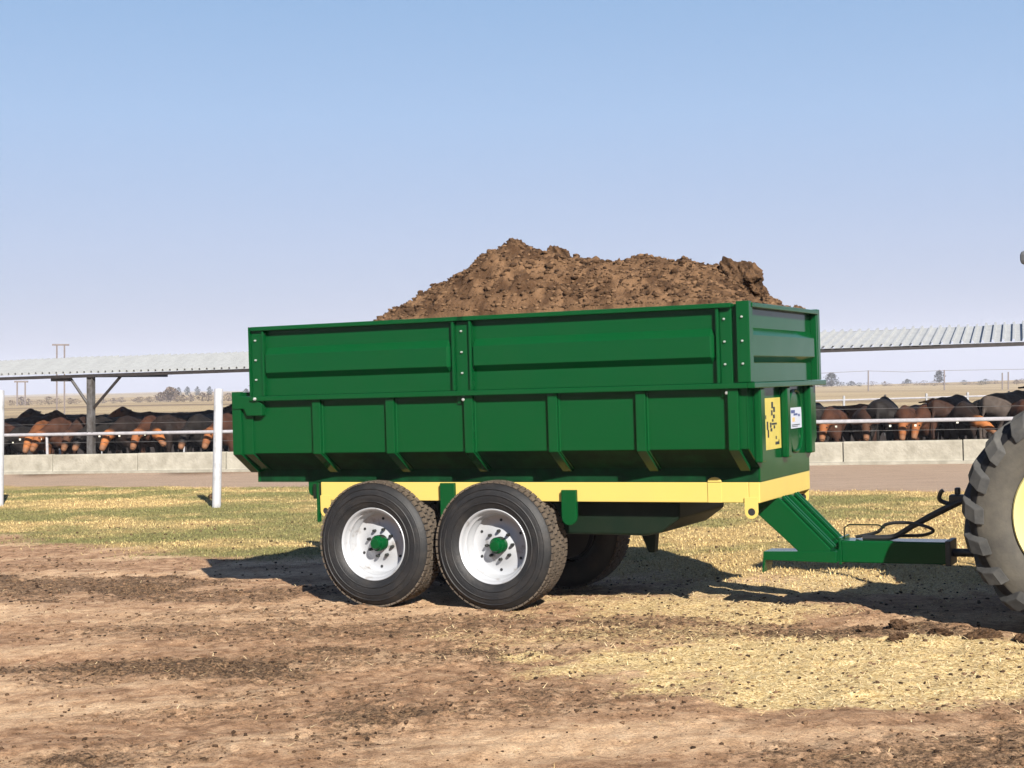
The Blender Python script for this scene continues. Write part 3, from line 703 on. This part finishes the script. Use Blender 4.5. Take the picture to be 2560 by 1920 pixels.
for y in (-.86, .50):
    pts = [(.92*math.cos(a), .825+.92*math.sin(a)) for a in np.linspace(math.radians(98), math.radians(35), 10)]
    pts += [(.88*math.cos(a), .825+.88*math.sin(a)) for a in np.linspace(math.radians(35), math.radians(98), 10)]
    MB().prism(pts, y, y+.36).build('mudguard', TG, tractor, bevel=.006)
MB().box(1.0, 2.6, -.33, .33, .85, 1.62).build('bonnet', TG, tractor, bevel=.06)
MB().box(.85, 2.6, -.2, .2, .55, .86).build('engine', DS, tractor, bevel=.03)
MB().box(.0, .45, -.25, .25, 1.10, 1.25).box(-.06, .05, -.25, .25, 1.20, 1.65).build('seat', M['hose'], tractor, bevel=.04)
MB().tube([(.75,0,1.2), (.62,0,1.55)], .03, 8).lathe([(.19+.016*math.cos(a), .016*math.sin(a)) for a in np.linspace(0,2*math.pi,9)[:-1]], 24, 'z', (.61,0,1.57), True).build('steering_wheel', M['hose'], tractor, smooth=True)
for y in (-.5, .5):
    MB().tube([(-.12,y,1.05), (-.12,y,2.58)], .035, 10).build('roll_bar', DS, tractor, smooth=True)
    MB().tube([(.9,y,1.4), (.95,y,2.58)], .028, 10).build('roll_bar', DS, tractor, smooth=True)
M['tgrey'] = mat('grey_canopy', (.10,.105,.11), .6, noise=.1)
MB().box(-.425, 1.15, -.72, .72, 2.59, 2.69).build('canopy', M['tgrey'], tractor, bevel=.03)
fwheel = MB().lathe([(.20,.04), (.25,.0), (.36,.0), (.42,.04), (.44,.10), (.44,.16), (.42,.22), (.36,.26), (.25,.26), (.20,.22)], 48).build('front_wheel', M['ttyre'], tractor, smooth=True)
MB().lathe([(.21,.05), (.20,.03), (.17,.10), (.06,.08), (0,.06)], 32).build('rim', M['trim'], fwheel, smooth=True)
fwheel.location = (2.3, -.88, .44); f2 = copy_tree(fwheel, tractor); f2.location = (2.3, .88, .44); f2.rotation_euler = (0,0,math.pi)
MB().tube([(2.3,-.7,.44), (2.3,.7,.44)], .06, 10).build('front_axle', DS, tractor, smooth=True)

# ------------------------------------------------------------------ feed bunk, neck rail, shade roof
LEAN = .0289
wd = Vector((1, -.33, 0)).normalized(); wn_ = Vector((.33, 1, 0)).normalized()     # along the wall, away from camera
WRZ = math.atan2(wd.y, wd.x)
def at_wall(px_x, back=0.0):
    """point on the wall line with given world X (before moving back)"""
    p = Vector((px_x, 34.5-.33*px_x, 0)) + wn_*back; return p
bunk = empty('feed_bunk', at_wall(0), WRZ)
tag(bunk, 'long pale concrete feed bunk wall in front of the cattle', 'wall')
seg = 2.4
for k in range(-9, 8):
    x0 = k*seg; x1 = x0+seg-.02
    p_ = MB().prism([(0,0), (.0,.06), (.03,.08), (.05,.44), (.06,.475), (.20,.475), (.24,.3), (.8,.22), (.8,0)], x0, x1, 'x').build('wall_panel', M['concrete'], bunk, bevel=.012)
    p_.location.z = random.uniform(-.008, .008)
    MB().prism([(-.10,-.02), (-.10,.05), (-.01,.06), (-.01,-.02)], x0, x1+.018, 'x').build('footing', M['concrete'], bunk)
rail = empty('neck_rail', at_wall(0,.35), WRZ)
tag(rail, 'white pipe neck rail running above the concrete feed bunk', 'rail')
def rail_z(x): return .915 - .0036*x
MB().tube([(-18,0,rail_z(-18)), (11.05,0,rail_z(11.05)), (11.12,0,rail_z(11.05)+.06), (11.14,0,1.42)], .042, 10).build('pipe', M['galv'], rail, smooth=True)
for x in (-15.2, -12.4, -3.0, -.6, 2.0, 4.6): MB().tube([(x,.05,.2), (x,.05,rail_z(x))], .035, 8).build('upright', M['galv'], rail, smooth=True)
for dz in (-.20, .26):
    MB().tube([(-18,.04,rail_z(-18)+dz), (-5,.04,rail_z(-5)+dz-.02), (11,.04,rail_z(11)+dz)], .0055, 5).build('cable', M['shed_post'], rail, smooth=True)
shed = empty('shade_roof', at_wall(0,.25), WRZ)
tag(shed, 'long low corrugated iron shade roof on steel posts over the feed bunk', 'shelter')
EZ, DEP, RISE = 2.45, 3.75, .46
def roof_sheet():
    pitch = .2; n = 4; prof_ = []
    for k in range(n):
        b = k*pitch; prof_ += [(b,0), (b+.01,.055), (b+.05,.055), (b+.06,0)]
    prof_ += [(n*pitch,0)]
    vs = []; fs = []
    m = len(prof_)
    for th in (0, -.004):
        for (yy_, zz) in ((0,0), (DEP,RISE)):
            vs += [(x, yy_, z+zz+th) for x, z in prof_]
    for i in range(m-1):
        fs += [(i,i+1,m+i+1,m+i), (2*m+i,3*m+i,3*m+i+1,2*m+i+1), (i,2*m+i,2*m+i+1,i+1), (m+i,m+i+1,3*m+i+1,3*m+i)]
    return MB().add(vs, fs).build('roof_sheet', M['roof'], shed)
rs = roof_sheet(); rs.location = (-18, 0, EZ)
for k in range(1, 40):
    o = rs.copy(); C.objects.link(o); o.parent = shed; o.location = (-18+.8*k, random.uniform(-.01,.01), EZ+.05*math.sin(k*.35)*.4); o.rotation_euler = (random.uniform(-.003,.003), 0, 0)
MB().box(-18, 14, .03, .10, EZ-.10, EZ-.022).build('eave_beam', M['shed_steel'], shed)
MB().box(-18, 14, DEP-.12, DEP-.04, EZ+RISE-.13, EZ+RISE-.04).build('ridge_beam', M['shed_steel'], shed)
MB().box(-18, 14, DEP*.5, DEP*.5+.06, EZ+RISE*.5-.10, EZ+RISE*.5-.03).build('purlin', M['shed_steel'], shed)
def shed_post(xw):
    """xw along the wall"""
    po = MB().box(-.055, .055, .0, .05, 0, 2.35).box(-.08, -.0551, -.03, .11, 0, 2.35).box(.0551, .08, -.03, .11, 0, 2.35).build('post', M['shed_post'], shed)
    po.location = (xw, .1, 0); po.rotation_euler = (0, LEAN, 0)
    for sx in (-1, 1):
        b = MB().tube([(sx*.08,.04,1.68 if sx < 0 else 1.6), (-.62 if sx < 0 else .84,.04,2.37)], .036, 6).build('brace', M['shed_steel'], po)
    MB().box(-1.13, -.62, .0, .10, 2.25, 2.36).build('beam_end', M['shed_steel'], po)
    MB().box(-.07, .07, .11, DEP-.2, 2.35, 2.43).build('rafter', M['shed_steel'], po)
for x in (-11.14, 1.6, 13.0): shed_post(x)

# white fence posts on the grass
for (x, y, h_, ln, lab) in [(-4.87,25.29,1.93,.047,'tall white round post standing on the grass beside the trailer tail'), (-8.97,26.98,2.02,.036,'tall white round post at the left edge of the photograph')]:
    o = MB().lathe([(.0,-.3), (.072,-.3), (.072,h_-.01), (.065,h_), (0,h_)], 24, 'z').build('fence_post', M['white_post'], smooth=True, angle=40)
    o.location = (x, y, 0); o.rotation_euler = (0, ln, 0); tag(o, lab, 'post', 'white fence posts')

# ------------------------------------------------------------------ cattle
def cow_mesh(name, pose):
    bm = bmesh.new()
    def sph(p, r_, sy_=1, sz_=1):
        bmesh.ops.create_icosphere(bm, subdivisions=2, radius=r_, matrix=Matrix.Translation(p) @ Matrix.Diagonal((1,sy_,sz_,1)))
    def cap(p, r0, q, r1, sy_=1, n=None):
        p, q = Vector(p), Vector(q); n = n or max(2, int((q-p).length/(min(r0,r1)*.45)))
        for i in range(n+1): sph(p.lerp(q, i/n), r0+(r1-r0)*i/n, sy_)
    cap((-.72,0,1.09), .25, (-.45,0,1.06), .31, .9); cap((-.45,0,1.06), .31, (.0,0,.98), .37, .92); cap((.0,0,.98), .37, (.4,0,1.0), .345, .86); cap((.4,0,1.0), .345, (.62,0,1.06), .27, .82)
    cap((-.85,0,1.22), .10, (.45,0,1.29), .10); cap((.35,0,1.30), .11, (.6,0,1.26), .12)
    cap((.72,0,.86), .14, (.5,0,.72), .16)
    if pose == 'feed':
        nk = [((.62,0,1.10),.24), ((.90,0,1.02),.175), ((1.16,0,.93),.145)]; hd = [((1.18,0,.95),.135), ((1.33,0,.76),.11), ((1.44,0,.60),.085)]; ear = (1.15,.13,.99)
    elif pose == 'up':
        nk = [((.62,0,1.12),.24), ((.86,0,1.26),.175), ((1.06,0,1.38),.145)]; hd = [((1.08,0,1.42),.135), ((1.30,0,1.33),.11), ((1.46,0,1.23),.085)]; ear = (1.04,.13,1.46)
    else:
        nk = [((.62,0,1.08),.24), ((.88,.16,1.0),.175), ((1.05,.36,.92),.145)]; hd = [((1.06,.40,.94),.135), ((1.12,.58,.80),.11), ((1.16,.70,.68),.085)]; ear = (1.08,.36,1.0)
    for a, b in zip(nk, nk[1:]): cap(a[0], a[1], b[0], b[1], .8)
    for a, b in zip(hd, hd[1:]): cap(a[0], a[1], b[0], b[1], .85)
    for s_ in (-1, 1):
        ex, ey, ez = ear; cap((ex, s_*.11 + (ey-.13 if pose == 'turn' else 0), ez), .045, (ex-.05, s_*.30 + (ey-.13 if pose == 'turn' else 0), ez-.03), .03)
        cap((.50,s_*.17,.85), .13, (.52,s_*.18,.45), .062); cap((.52,s_*.18,.45), .060, (.50,s_*.18,.12), .044); cap((.50,s_*.18,.12), .046, (.53,s_*.18,.04), .056)
        cap((-.62,s_*.18,.98), .21, (-.55,s_*.20,.70), .14); cap((-.55,s_*.20,.70), .13, (-.80,s_*.19,.46), .062); cap((-.80,s_*.19,.46), .060, (-.76,s_*.19,.12), .044); cap((-.76,s_*.19,.12), .046, (-.72,s_*.19,.04), .056)
    cap((-.93,0,1.20), .045, (-1.02,0,.85), .028); cap((-1.02,0,.85), .026, (-1.0,0,.45), .04)
    me = bpy.data.meshes.new(name); bm.to_mesh(me); bm.free()
    o = bpy.data.objects.new(name, me); C.objects.link(o)
    rm = o.modifiers.new('r', 'REMESH'); rm.mode = 'VOXEL'; rm.voxel_size = .028
    sm = o.modifiers.new('s', 'SMOOTH'); sm.iterations = 5; sm.factor = .5
    dg = bpy.context.evaluated_depsgraph_get(); m2 = bpy.data.meshes.new_from_object(o.evaluated_get(dg)); bpy.data.objects.remove(o)
    m2.name = name; m2.materials.clear(); m2.shade_smooth()
    hv = np.empty(len(m2.vertices)*3, np.float32); m2.vertices.foreach_get('co', hv); hv = hv.reshape(-1,3)
    hp_ = Vector(hd[0][0]); muz = Vector(hd[-1][0])
    dH = np.linalg.norm(hv-np.array(hd[1][0]), axis=1); head = 1-sstep(.22, .42, dH); mz = 1-sstep(.07, .14, np.linalg.norm(hv-np.array(muz), axis=1))
    belly = 1-sstep(.1, .5, hv[:,2])
    colattr(m2, 'Part', np.stack([head, mz, belly, np.ones(len(hv))], -1))
    return m2, hd, ear
def coat(name, body, head, patch=None):
    body = tuple(c*AL for c in body); head = tuple(c*AL for c in head)
    m = bpy.data.materials.new(name); m.use_nodes = True; N = m.node_tree.nodes; L = m.node_tree.links; p = N['Principled BSDF']
    p.inputs['Roughness'].default_value = .75; p.inputs['Specular IOR Level'].default_value = .2
    a = N.new('ShaderNodeAttribute'); a.attribute_name = 'Part'; s = N.new('ShaderNodeSeparateColor'); L.new(a.outputs['Color'], s.inputs[0])
    t = N.new('ShaderNodeTexCoord'); n = N.new('ShaderNodeTexNoise'); n.inputs['Scale'].default_value = 3; n.inputs['Detail'].default_value = 7; L.new(t.outputs['Object'], n.inputs['Vector'])
    r = N.new('ShaderNodeValToRGB'); r.color_ramp.elements[0].position = .35; r.color_ramp.elements[1].position = .68
    r.color_ramp.elements[0].color = (*[c*.65 for c in body],1); r.color_ramp.elements[1].color = (*(patch or [c*1.35 for c in body]),1); L.new(n.outputs['Fac'], r.inputs['Fac'])
    x = N.new('ShaderNodeMix'); x.data_type = 'RGBA'; x.inputs[7].default_value = (*head,1); L.new(s.outputs[0], x.inputs[0]); L.new(r.outputs['Color'], x.inputs[6])
    y = N.new('ShaderNodeMix'); y.data_type = 'RGBA'; y.inputs[7].default_value = (.13,.06,.03,1); L.new(s.outputs[1], y.inputs[0]); L.new(x.outputs[2], y.inputs[6])
    L.new(y.outputs[2], p.inputs['Base Color']); return m
COATS = {'black': coat('black_coat', (.009,.0065,.0055), (.010,.007,.006)), 'dark': coat('dark_brown_coat', (.030,.012,.0068), (.06,.024,.011)),
         'red': coat('red_brown_coat', (.05,.018,.0085), (.22,.075,.024)), 'orange': coat('orange_brown_coat', (.13,.045,.015), (.30,.105,.03)),
         'face': coat('shaded_body_sunlit_face', (.012,.0055,.0036), (.32,.11,.03)), 'grey': coat('grey_brown_coat', (.06,.045,.037), (.07,.048,.033))}  # dark bodies, bright heads: roof shade and sunlight painted into the coats
COW = {p: cow_mesh('cow_'+p, p) for p in ('feed', 'up', 'turn')}
M['eye'] = mat('eye', (.01,.008,.006), .2); M['tagc'] = mat('ear_tag', (.75,.72,.6), .5)
HIDE = {}
def cow(pose, coat_, X, back, face, scale, label, tagged=False):
    """X: world X on the wall line, back: metres behind the wall face, face: heading in degrees (0 = towards the bunk)"""
    me, hd, ear = COW[pose]; key = (pose, coat_)
    if key not in HIDE:
        m2 = me.copy(); m2.name = 'cow'; m2.materials.append(COATS[coat_]); HIDE[key] = m2
    p = at_wall(X, back); o = bpy.data.objects.new('cow', HIDE[key]); C.objects.link(o)
    o.location = (p.x, p.y, 0); o.rotation_euler = (0, 0, math.atan2(-wn_.y, -wn_.x) + math.radians(face)); o.scale = (scale, scale*1.13, scale)
    tag(o, label, 'cow', 'cattle at the feed bunk')
    for s_ in (-1, 1):
        c = Vector(hd[0][0]).lerp(Vector(hd[1][0]), .45); e = MB().lathe([(0,-.02), (.014,-.014), (.02,0), (.014,.014), (0,.02)], 10, 'z', (c.x+.06, c.y+s_*.095, c.z+.03)); e.build('eye', M['eye'], o, smooth=True)
    if tagged:
        for s_ in (-1, 1):
            q = (ear[0]-.02, ear[1]-.13+s_*.27 if pose == 'turn' else s_*.27, ear[2]-.06); MB().box(q[0], q[0]+.012, q[1]-.022, q[1]+.022, q[2]-.05, q[2]).build('ear_tag', M['tagc'], o)
    return o
# world X on the wall for a target image column (2560 px wide photograph)
def col(px, back=0): u = (px-1280)/3880.; q = 34.5+back*1.053; return u*q/(1+.33*u) - wn_.x*back
L_ = [('feed','orange',122,1.75,8,.95,'cow with bright orange-brown face feeding, left of shelter post',True), ('feed','face',338,1.8,-4,1,'dark cow with orange face feeding, first right of shelter post',True),
      ('turn','face',445,1.9,-20,1,'dark cow with turned orange head, nearest the white post',True), ('feed','red',10,1.8,12,.95,'red-brown cow cut off by the left edge post',False),
      ('feed','black',72,1.9,-5,.85,'small black cow with low head beside the orange-faced cow at far left',True),
      ('feed','dark',225,2.0,5,1,'dark brown cow directly behind the shelter post',False), ('feed','black',275,1.9,-6,1,'black cow feeding just right of the shelter post',False), ('feed','red',395,2.05,4,1,'red-brown cow between the two orange-faced cows',False),
      ('feed','black',510,1.9,5,1,'black cow feeding just left of the white post',False), ('feed','red',585,1.9,-3,1,'red-brown cow between white post and trailer tailgate',False), ('feed','red',175,1.95,-8,1,'red-brown cow between orange-faced cow and shelter post',False),
      ('up','dark',60,3.5,85,1.02,'dark brown cow standing side-on at far left behind the feeders',False), ('up','dark',165,3.7,-88,1.06,'tall dark brown cow standing side-on left of the shelter post',False), ('turn','black',300,3.5,92,1.05,'long black cow standing side-on right of the shelter post',False),
      ('up','red',405,3.6,-80,1.05,'red-brown cow side-on with raised head beside white post',False), ('up','black',490,3.8,88,1.05,'black cow standing side-on behind the white post',False), ('feed','dark',590,3.6,90,1.03,'dark cow standing side-on behind the trailer tailgate',False)]
R_ = [('feed','black',2040,2.0,185,1.02,'black cow seen from behind, cut off by trailer front',False), ('feed','orange',2120,2.6,60,.98,'orange-brown cow just right of the trailer front',False), ('feed','black',2205,2.0,178,1.10,'big round black cow seen from behind, right of trailer',False),
      ('feed','red',2262,1.75,0,.95,'reddish brown cow with low head beside big black cow',True), ('up','orange',2300,3.3,20,.95,'orange-brown cow with raised head behind the feeding line',False), ('turn','face',2412,1.75,-6,1.0,'cow with bright orange face feeding close to tractor tyre',True),
      ('feed','dark',2375,2.5,160,1.10,'broad dark brown cow with rounded back near the tractor tyre',False), ('feed','black',2460,2.6,172,1.04,'black cow behind the orange-faced cow near tractor tyre',False), ('feed','red',2320,2.2,-12,.95,'red-brown cow in the gap between two round-backed cows',False),
      ('up','grey',2520,2.4,150,1.15,'tall grey-brown cow just above the tractor tyre',False), ('feed','red',2548,1.9,10,1,'red-brown cow at right edge above tractor tyre',False), ('feed','red',2080,1.9,-5,.95,'red-brown cow feeding beside the black rump by the trailer',True), ('feed','dark',2160,1.9,6,.95,'dark cow feeding between orange-brown and big black cows',False)]
for i, a in enumerate(L_ + R_): cow(a[0], a[1], col(a[2], a[3]), a[3], a[4], a[5]*(.98 if i < len(L_) else .89), a[6], a[7])

# back fence of the pen
bf = empty('pen_fence', (0, 47, 0)); tag(bf, 'thin pipe fence along the back of the cattle pen', 'fence')
for k in range(-13, 13):
    if -6 < k < 4: continue
    x = k*1.25; MB().tube([(x,0,-.1), (x+.04,0,1.25)], .035, 6).build('post', M['white_post'] if k % 3 else M['shed_post'], bf)
for x0, x1 in ((-17,-4), (6,17)):
    for z in (.6, 1.12): MB().tube([(x0,0,z-.0172*(-2)*0), (x1,0,z)], .028, 6).build('rail', M['shed_post'] if z > 1 and x0 < 0 else M['galv'], bf)

# ------------------------------------------------------------------ far country: trees, scrub, power lines
def far_pt(px, py_base, Y): return (px-1280)/3880.*Y
M['leaf_far'] = attr_mat('far_foliage', 'Col', .9); M['bark'] = mat('far_bark', (.09,.07,.055), .9)
def tree(px, Y, ht, wd_, name, label, cat, hue, group=None, trunk=.25, n=170):
    x = far_pt(px, 0, Y); z = float(terrain(np.array([x]), np.array([Y]))[0])
    root = empty(name, (x, Y, z)); root.rotation_euler = (0, LEAN, 0); tag(root, label, cat, group)
    MB().tube([(0,0,-.3), (.02*ht,0,ht*trunk), (0,0,ht*.7)], [.05*ht,.04*ht,.012*ht], 6).build('trunk', M['bark'], root)
    k = int(n*2.2); th = rng.random(k)*6.28; rr_ = rng.random(k)**.5; hh = rng.random(k)
    env = np.sin(np.clip(hh,0.02,1)**.8*math.pi)**.6
    lob = 1 + .35*np.sin(th*3+rng.random()*6)*np.sin(hh*7)
    cx = np.cos(th)*rr_*env*wd_*.5*lob; cy = np.sin(th)*rr_*env*wd_*.5*lob; cz = ht*(trunk*.6 + (1-trunk*.6)*hh)
    s_ = .085*min(ht, wd_)*(.5+.9*rng.random(k))
    vs = []; fs = []; cs = []
    for i in range(k):
        q = rng.normal(size=(6,3)); q /= np.linalg.norm(q, axis=1)[:,None]
        c0 = np.array([cx[i],cy[i],cz[i]])
        for t in range(2):
            b = len(vs); vs += list(c0 + q[3*t:3*t+3]*s_[i]); fs.append((b,b+1,b+2))
        cs += [np.array(hue)*(.6+.8*rng.random())]*6
    o = raw('crown', vs, fs, M['leaf_far'], root); colattr(o.data, 'Col', np.hstack([np.array(cs), np.ones((len(cs),1))])); return root
DG = (.05,.055,.045); BR = (.13,.095,.07); PU = (.12,.095,.09)
for i, (px, ht) in enumerate([(446,7.6),(468,8.2),(493,8.0),(524,8.0)]):
    tree(px, 700, ht*.62, 2.9, 'ridge_tree', ['leftmost','second from left','third from left','fourth from left'][i] + ' of the small dark trees on the left ridge', 'tree', DG, 'trees on the left ridge')
tree(615, 700, 3.6, 3.6, 'ridge_tree', 'small dark tree on the ridge just above the trailer tail', 'tree', DG, 'trees on the left ridge')
tree(401, 330, 2.0, 2.6, 'scrub_bush', 'largest brown leafless bush on hillside left of white post', 'bush', BR, 'scrub on the hillside')
tree(425, 330, 3.1, 3.6, 'scrub_bush', 'tallest rounded brown bush on hillside left of white post', 'bush', BR, 'scrub on the hillside', n=260)
left = [(30,300),(58,300),(75,310),(101,320),(120,300),(140,310),(175,320),(190,305),(262,320),(282,300),(306,330),(345,310),(372,320),(350,300),(392,300),(460,300),(478,310),(505,300),(520,310),(570,300),(590,310),(610,300),(440,300),(412,290)]
for px, Y in left:
    tree(px+random.uniform(-5,5), Y, random.uniform(.9,1.8), random.uniform(1.8,3.6), 'scrub_bush', 'low brown scrub bush in the row across the left hillside', 'bush', random.choice([BR,PU,BR]), 'scrub row on the left hillside', trunk=.1, n=110)
right = [(2040,420),(2060,420),(2090,410),(2108,420),(2146,430),(2180,420),(2212,430),(2227,420),(2255,430),(2290,440),(2315,430),(2335,420),(2355,430),(2410,430),(2425,425),(2448,420),(2465,430),(2490,430),(2540,420),(2556,430)]
for px, Y in right:
    tree(px+random.uniform(-5,5), Y, random.uniform(.7,1.5), random.uniform(2.2,4.6), 'scrub_bush', 'low dark scrub bush in the line across the right-hand plain', 'bush', random.choice([BR,PU,DG]), 'scrub line on the right-hand plain', trunk=.1, n=100)
for px, Y, ht, wd_, lab in [(2078,520,4.6,5.0,'broad grey tree on the plain just right of the trailer front'), (2062,540,2.4,2.6,'small grey tree beside the broad tree right of the trailer'), (2128,560,2.6,3.8,'low rounded grey tree between trailer and first power pole'), (2268,560,2.8,3.6,'small flat-topped tree midway along the right-hand plain'), (2348,520,4.2,3.6,'tall grey tree beside the second power pole on the right')]:
    tree(px, Y, ht, wd_, 'plain_tree', lab, 'tree', (.075,.078,.075), 'trees on the right-hand plain', trunk=.15)
M['pole'] = mat('weathered_pole', (.16,.13,.12), .8, noise=.2)
def hpole(px, Y, topy, gap, over, label, three=False):
    """H-frame pylon; topy = image row of the crossbar"""
    x = far_pt(px, 0, Y); z = float(terrain(np.array([x]), np.array([Y]))[0])
    eye_row = 965.5 - .0289*(px-1280); H = EYE + (eye_row-topy)/3880.*Y - z
    root = empty('power_pylon', (x, Y, z)); root.rotation_euler = (0, LEAN, 0); tag(root, label, 'pylon', 'power pylons')
    g = gap/3880.*Y; o_ = over/3880.*Y; r_ = .0011*Y*.5
    for s_ in ((-1,1) if not three else (-1,0,1)): MB().tube([(s_*g/2,0,-.5), (s_*g/2,0,H)], r_, 6).build('pole', M['pole'], root)
    MB().box(-o_/2, o_/2, -r_, r_, H-.0006*Y, H+.0005*Y).build('crossbar', M['pole'], root)
    return root
hpole(150, 150, 862, 19, 42, 'tall H-frame power pylon rising above the shade roof at left')
hpole(52, 260, 954, 20, 34, 'smaller distant H-frame power pylon at far left under the roof')
pp = []
for px, topy, lab in [(2170,926,'slim power pole on the plain right of the trailer front'), (2360,925,'slim power pole beside the tall grey tree on the right'), (2505,932,'left one of the paired short poles near the right edge'), (2520,930,'right one of the paired short poles near the right edge')]:
    Y = 300; x = far_pt(px, 0, Y); z = float(terrain(np.array([x]), np.array([Y]))[0]); H = EYE + (965.5-.0289*(px-1280)-topy)/3880.*Y - z
    o = MB().tube([(0,0,-.5), (LEAN*H,0,H)], .13, 6).build('power_pole', M['pole']); o.location = (x, Y, z); tag(o, lab, 'pole', 'slim power poles on the plain'); pp.append((x+LEAN*H, Y, z+H-.1))
wx = far_pt(2000, 0, 300); z_at = lambda px, py, Y: EYE + (965.5-.0289*(px-1280)-py)/3880.*Y
wire = MB().tube([(far_pt(1990,0,300), 300, z_at(1990,936,300)), pp[0], (far_pt(2265,0,300),300,z_at(2265,930,300)), pp[1], (far_pt(2620,0,300),300,z_at(2620,922,300))], .045, 5).build('power_line', M['pole'])
tag(wire, 'thin power line strung between the slim poles on the right', 'wire')

# ------------------------------------------------------------------ loose stuff on the ground
M['clod'] = attr_mat('clods', 'Col', .95, .5, 60, .2, .1); M['blade'] = attr_mat('dry_grass', 'Col', .8)
def pick(n, x0, x1, y0, y1, weight):
    """samples over the wedge the photograph shows"""
    Yr = np.sqrt(y0*y0 + (y1*y1-y0*y0)*rng.random(n)) ; u = x0 + (x1-x0)*rng.random(n); X = u*Yr
    keep = rng.random(n) < weight(X, Yr); return X[keep], Yr[keep]
X, Y = pick(330000, -.42, .42, 6.3, 22, lambda X, Y: np.clip(.06 + .55*masks(X,Y)[4]**1.3 + .08*masks(X,Y)[3], 0, 1)*np.clip(9/Y, .2, 1))
s_ = .003 + .015*rng.random(len(X))**5; s_ *= np.clip(.7+.03*Y, .8, 1.5)
scatter_lumps('ground_clods', np.stack([X, Y, gz(X,Y)+s_*.25], -1), s_, browns(len(X), (.03,.018,.011), (.20,.118,.068)), M['clod'])
def blades(name, X, Y, hgt, wid, lean, cols, flat=False):
    n = len(X); Z = gz(X, Y); a = rng.random(n)*6.28; L2 = hgt*(.5+rng.random(n))
    dx, dy = np.cos(a), np.sin(a); px_, py_ = -dy*wid/2, dx*wid/2
    up = lean if flat else 1.0
    l = L2*(1 if flat else lean)*(rng.random(n) if not flat else 1)
    b0 = np.stack([X-px_, Y-py_, Z+.002], -1); b1 = np.stack([X+px_, Y+py_, Z+.002], -1)
    tz = (L2*rng.random(n)*lean+.006) if flat else L2
    t1 = np.stack([X+dx*l+px_*.3, Y+dy*l+py_*.3, Z+tz], -1); t0 = np.stack([X+dx*l-px_*.3, Y+dy*l-py_*.3, Z+tz], -1)
    v = np.stack([b0,b1,t1,t0], 1).reshape(-1,3); f = np.arange(4*n).reshape(n,4)
    o = raw(name, v, f, M['blade']); colattr(o.data, 'Col', np.hstack([np.repeat(cols,4,0), np.ones((4*n,1))])); tag(o, kind='stuff'); return o
X, Y = pick(70000, -.40, .42, 6.3, 17, lambda X, Y: np.clip(.02 + .75*masks(X,Y)[3] + .10*masks(X,Y)[0], 0, 1))
t = rng.random((len(X),1)); blades('straw', X, Y, .05, .006, .25, np.array([.46,.30,.13])*(1-t)+np.array([.92,.72,.42])*t, True)
X, Y = pick(190000, -.42, .42, 12, 31.5, lambda X, Y: np.clip(masks(X,Y)[0]**1.3, 0, 1))
gn = dryness(X, Y)[:,None]; t = rng.random((len(X),1))
cg = (np.array([.09,.10,.03])*(1-t)+np.array([.29,.265,.10])*t)*(1-gn) + (np.array([.38,.26,.10])*(1-t)+np.array([.76,.57,.27])*t)*gn
blades('grass', X, Y, .02, .010, 1.3, cg)
for (x, y, s__, lab) in [(2.75,11.25,.095,'largest dark manure clod lying left of the tractor tyre'), (2.50,11.15,.05,'small dark clod beside the largest manure clod'), (3.22,10.75,.10,'rounded manure clod just in front of the tractor tyre'), (2.95,10.85,.06,'low clod between the two big manure clods by the tractor'), (3.42,10.55,.075,'manure clod at the right edge below the tractor tyre'), (2.62,10.75,.06,'flat little clod on the straw below the biggest clod'), (-5.35,27.6,.13,'dark clump in the grass just left of the white post')]:
    g_ = gz1(x, y); o = big_lump('manure_clod', [((0,0,s__*.35),s__*.75), ((s__*.8,.1*s__,s__*.25),s__*.6), ((-s__*.7,-.1*s__,s__*.2),s__*.55), ((.2*s__,.2*s__,s__*.6),s__*.5)], None, int(x*100) % 90+200, M['manure'])
    o.location = (x, y, g_); o.rotation_euler = (0, 0, x*5); o.scale = (1.15, 1, .55); tag(o, lab, 'clod', 'loose manure clods')

# ------------------------------------------------------------------ haze over the plain
hz = MB().box(-3100, 3100, -3100, 3100, -75, 70).build('haze', None)
hm = bpy.data.materials.new('haze'); hm.use_nodes = True; hn = hm.node_tree.nodes; hn.remove(hn['Principled BSDF'])
pv = hn.new('ShaderNodeVolumePrincipled'); pv.inputs['Color'].default_value = (.82,.84,.95,1); pv.inputs['Density'].default_value = .00036; pv.inputs['Anisotropy'].default_value = 0
hm.node_tree.links.new(pv.outputs[0], hn['Material Output'].inputs['Volume']); hz.data.materials.append(hm); tag(hz, kind='stuff')
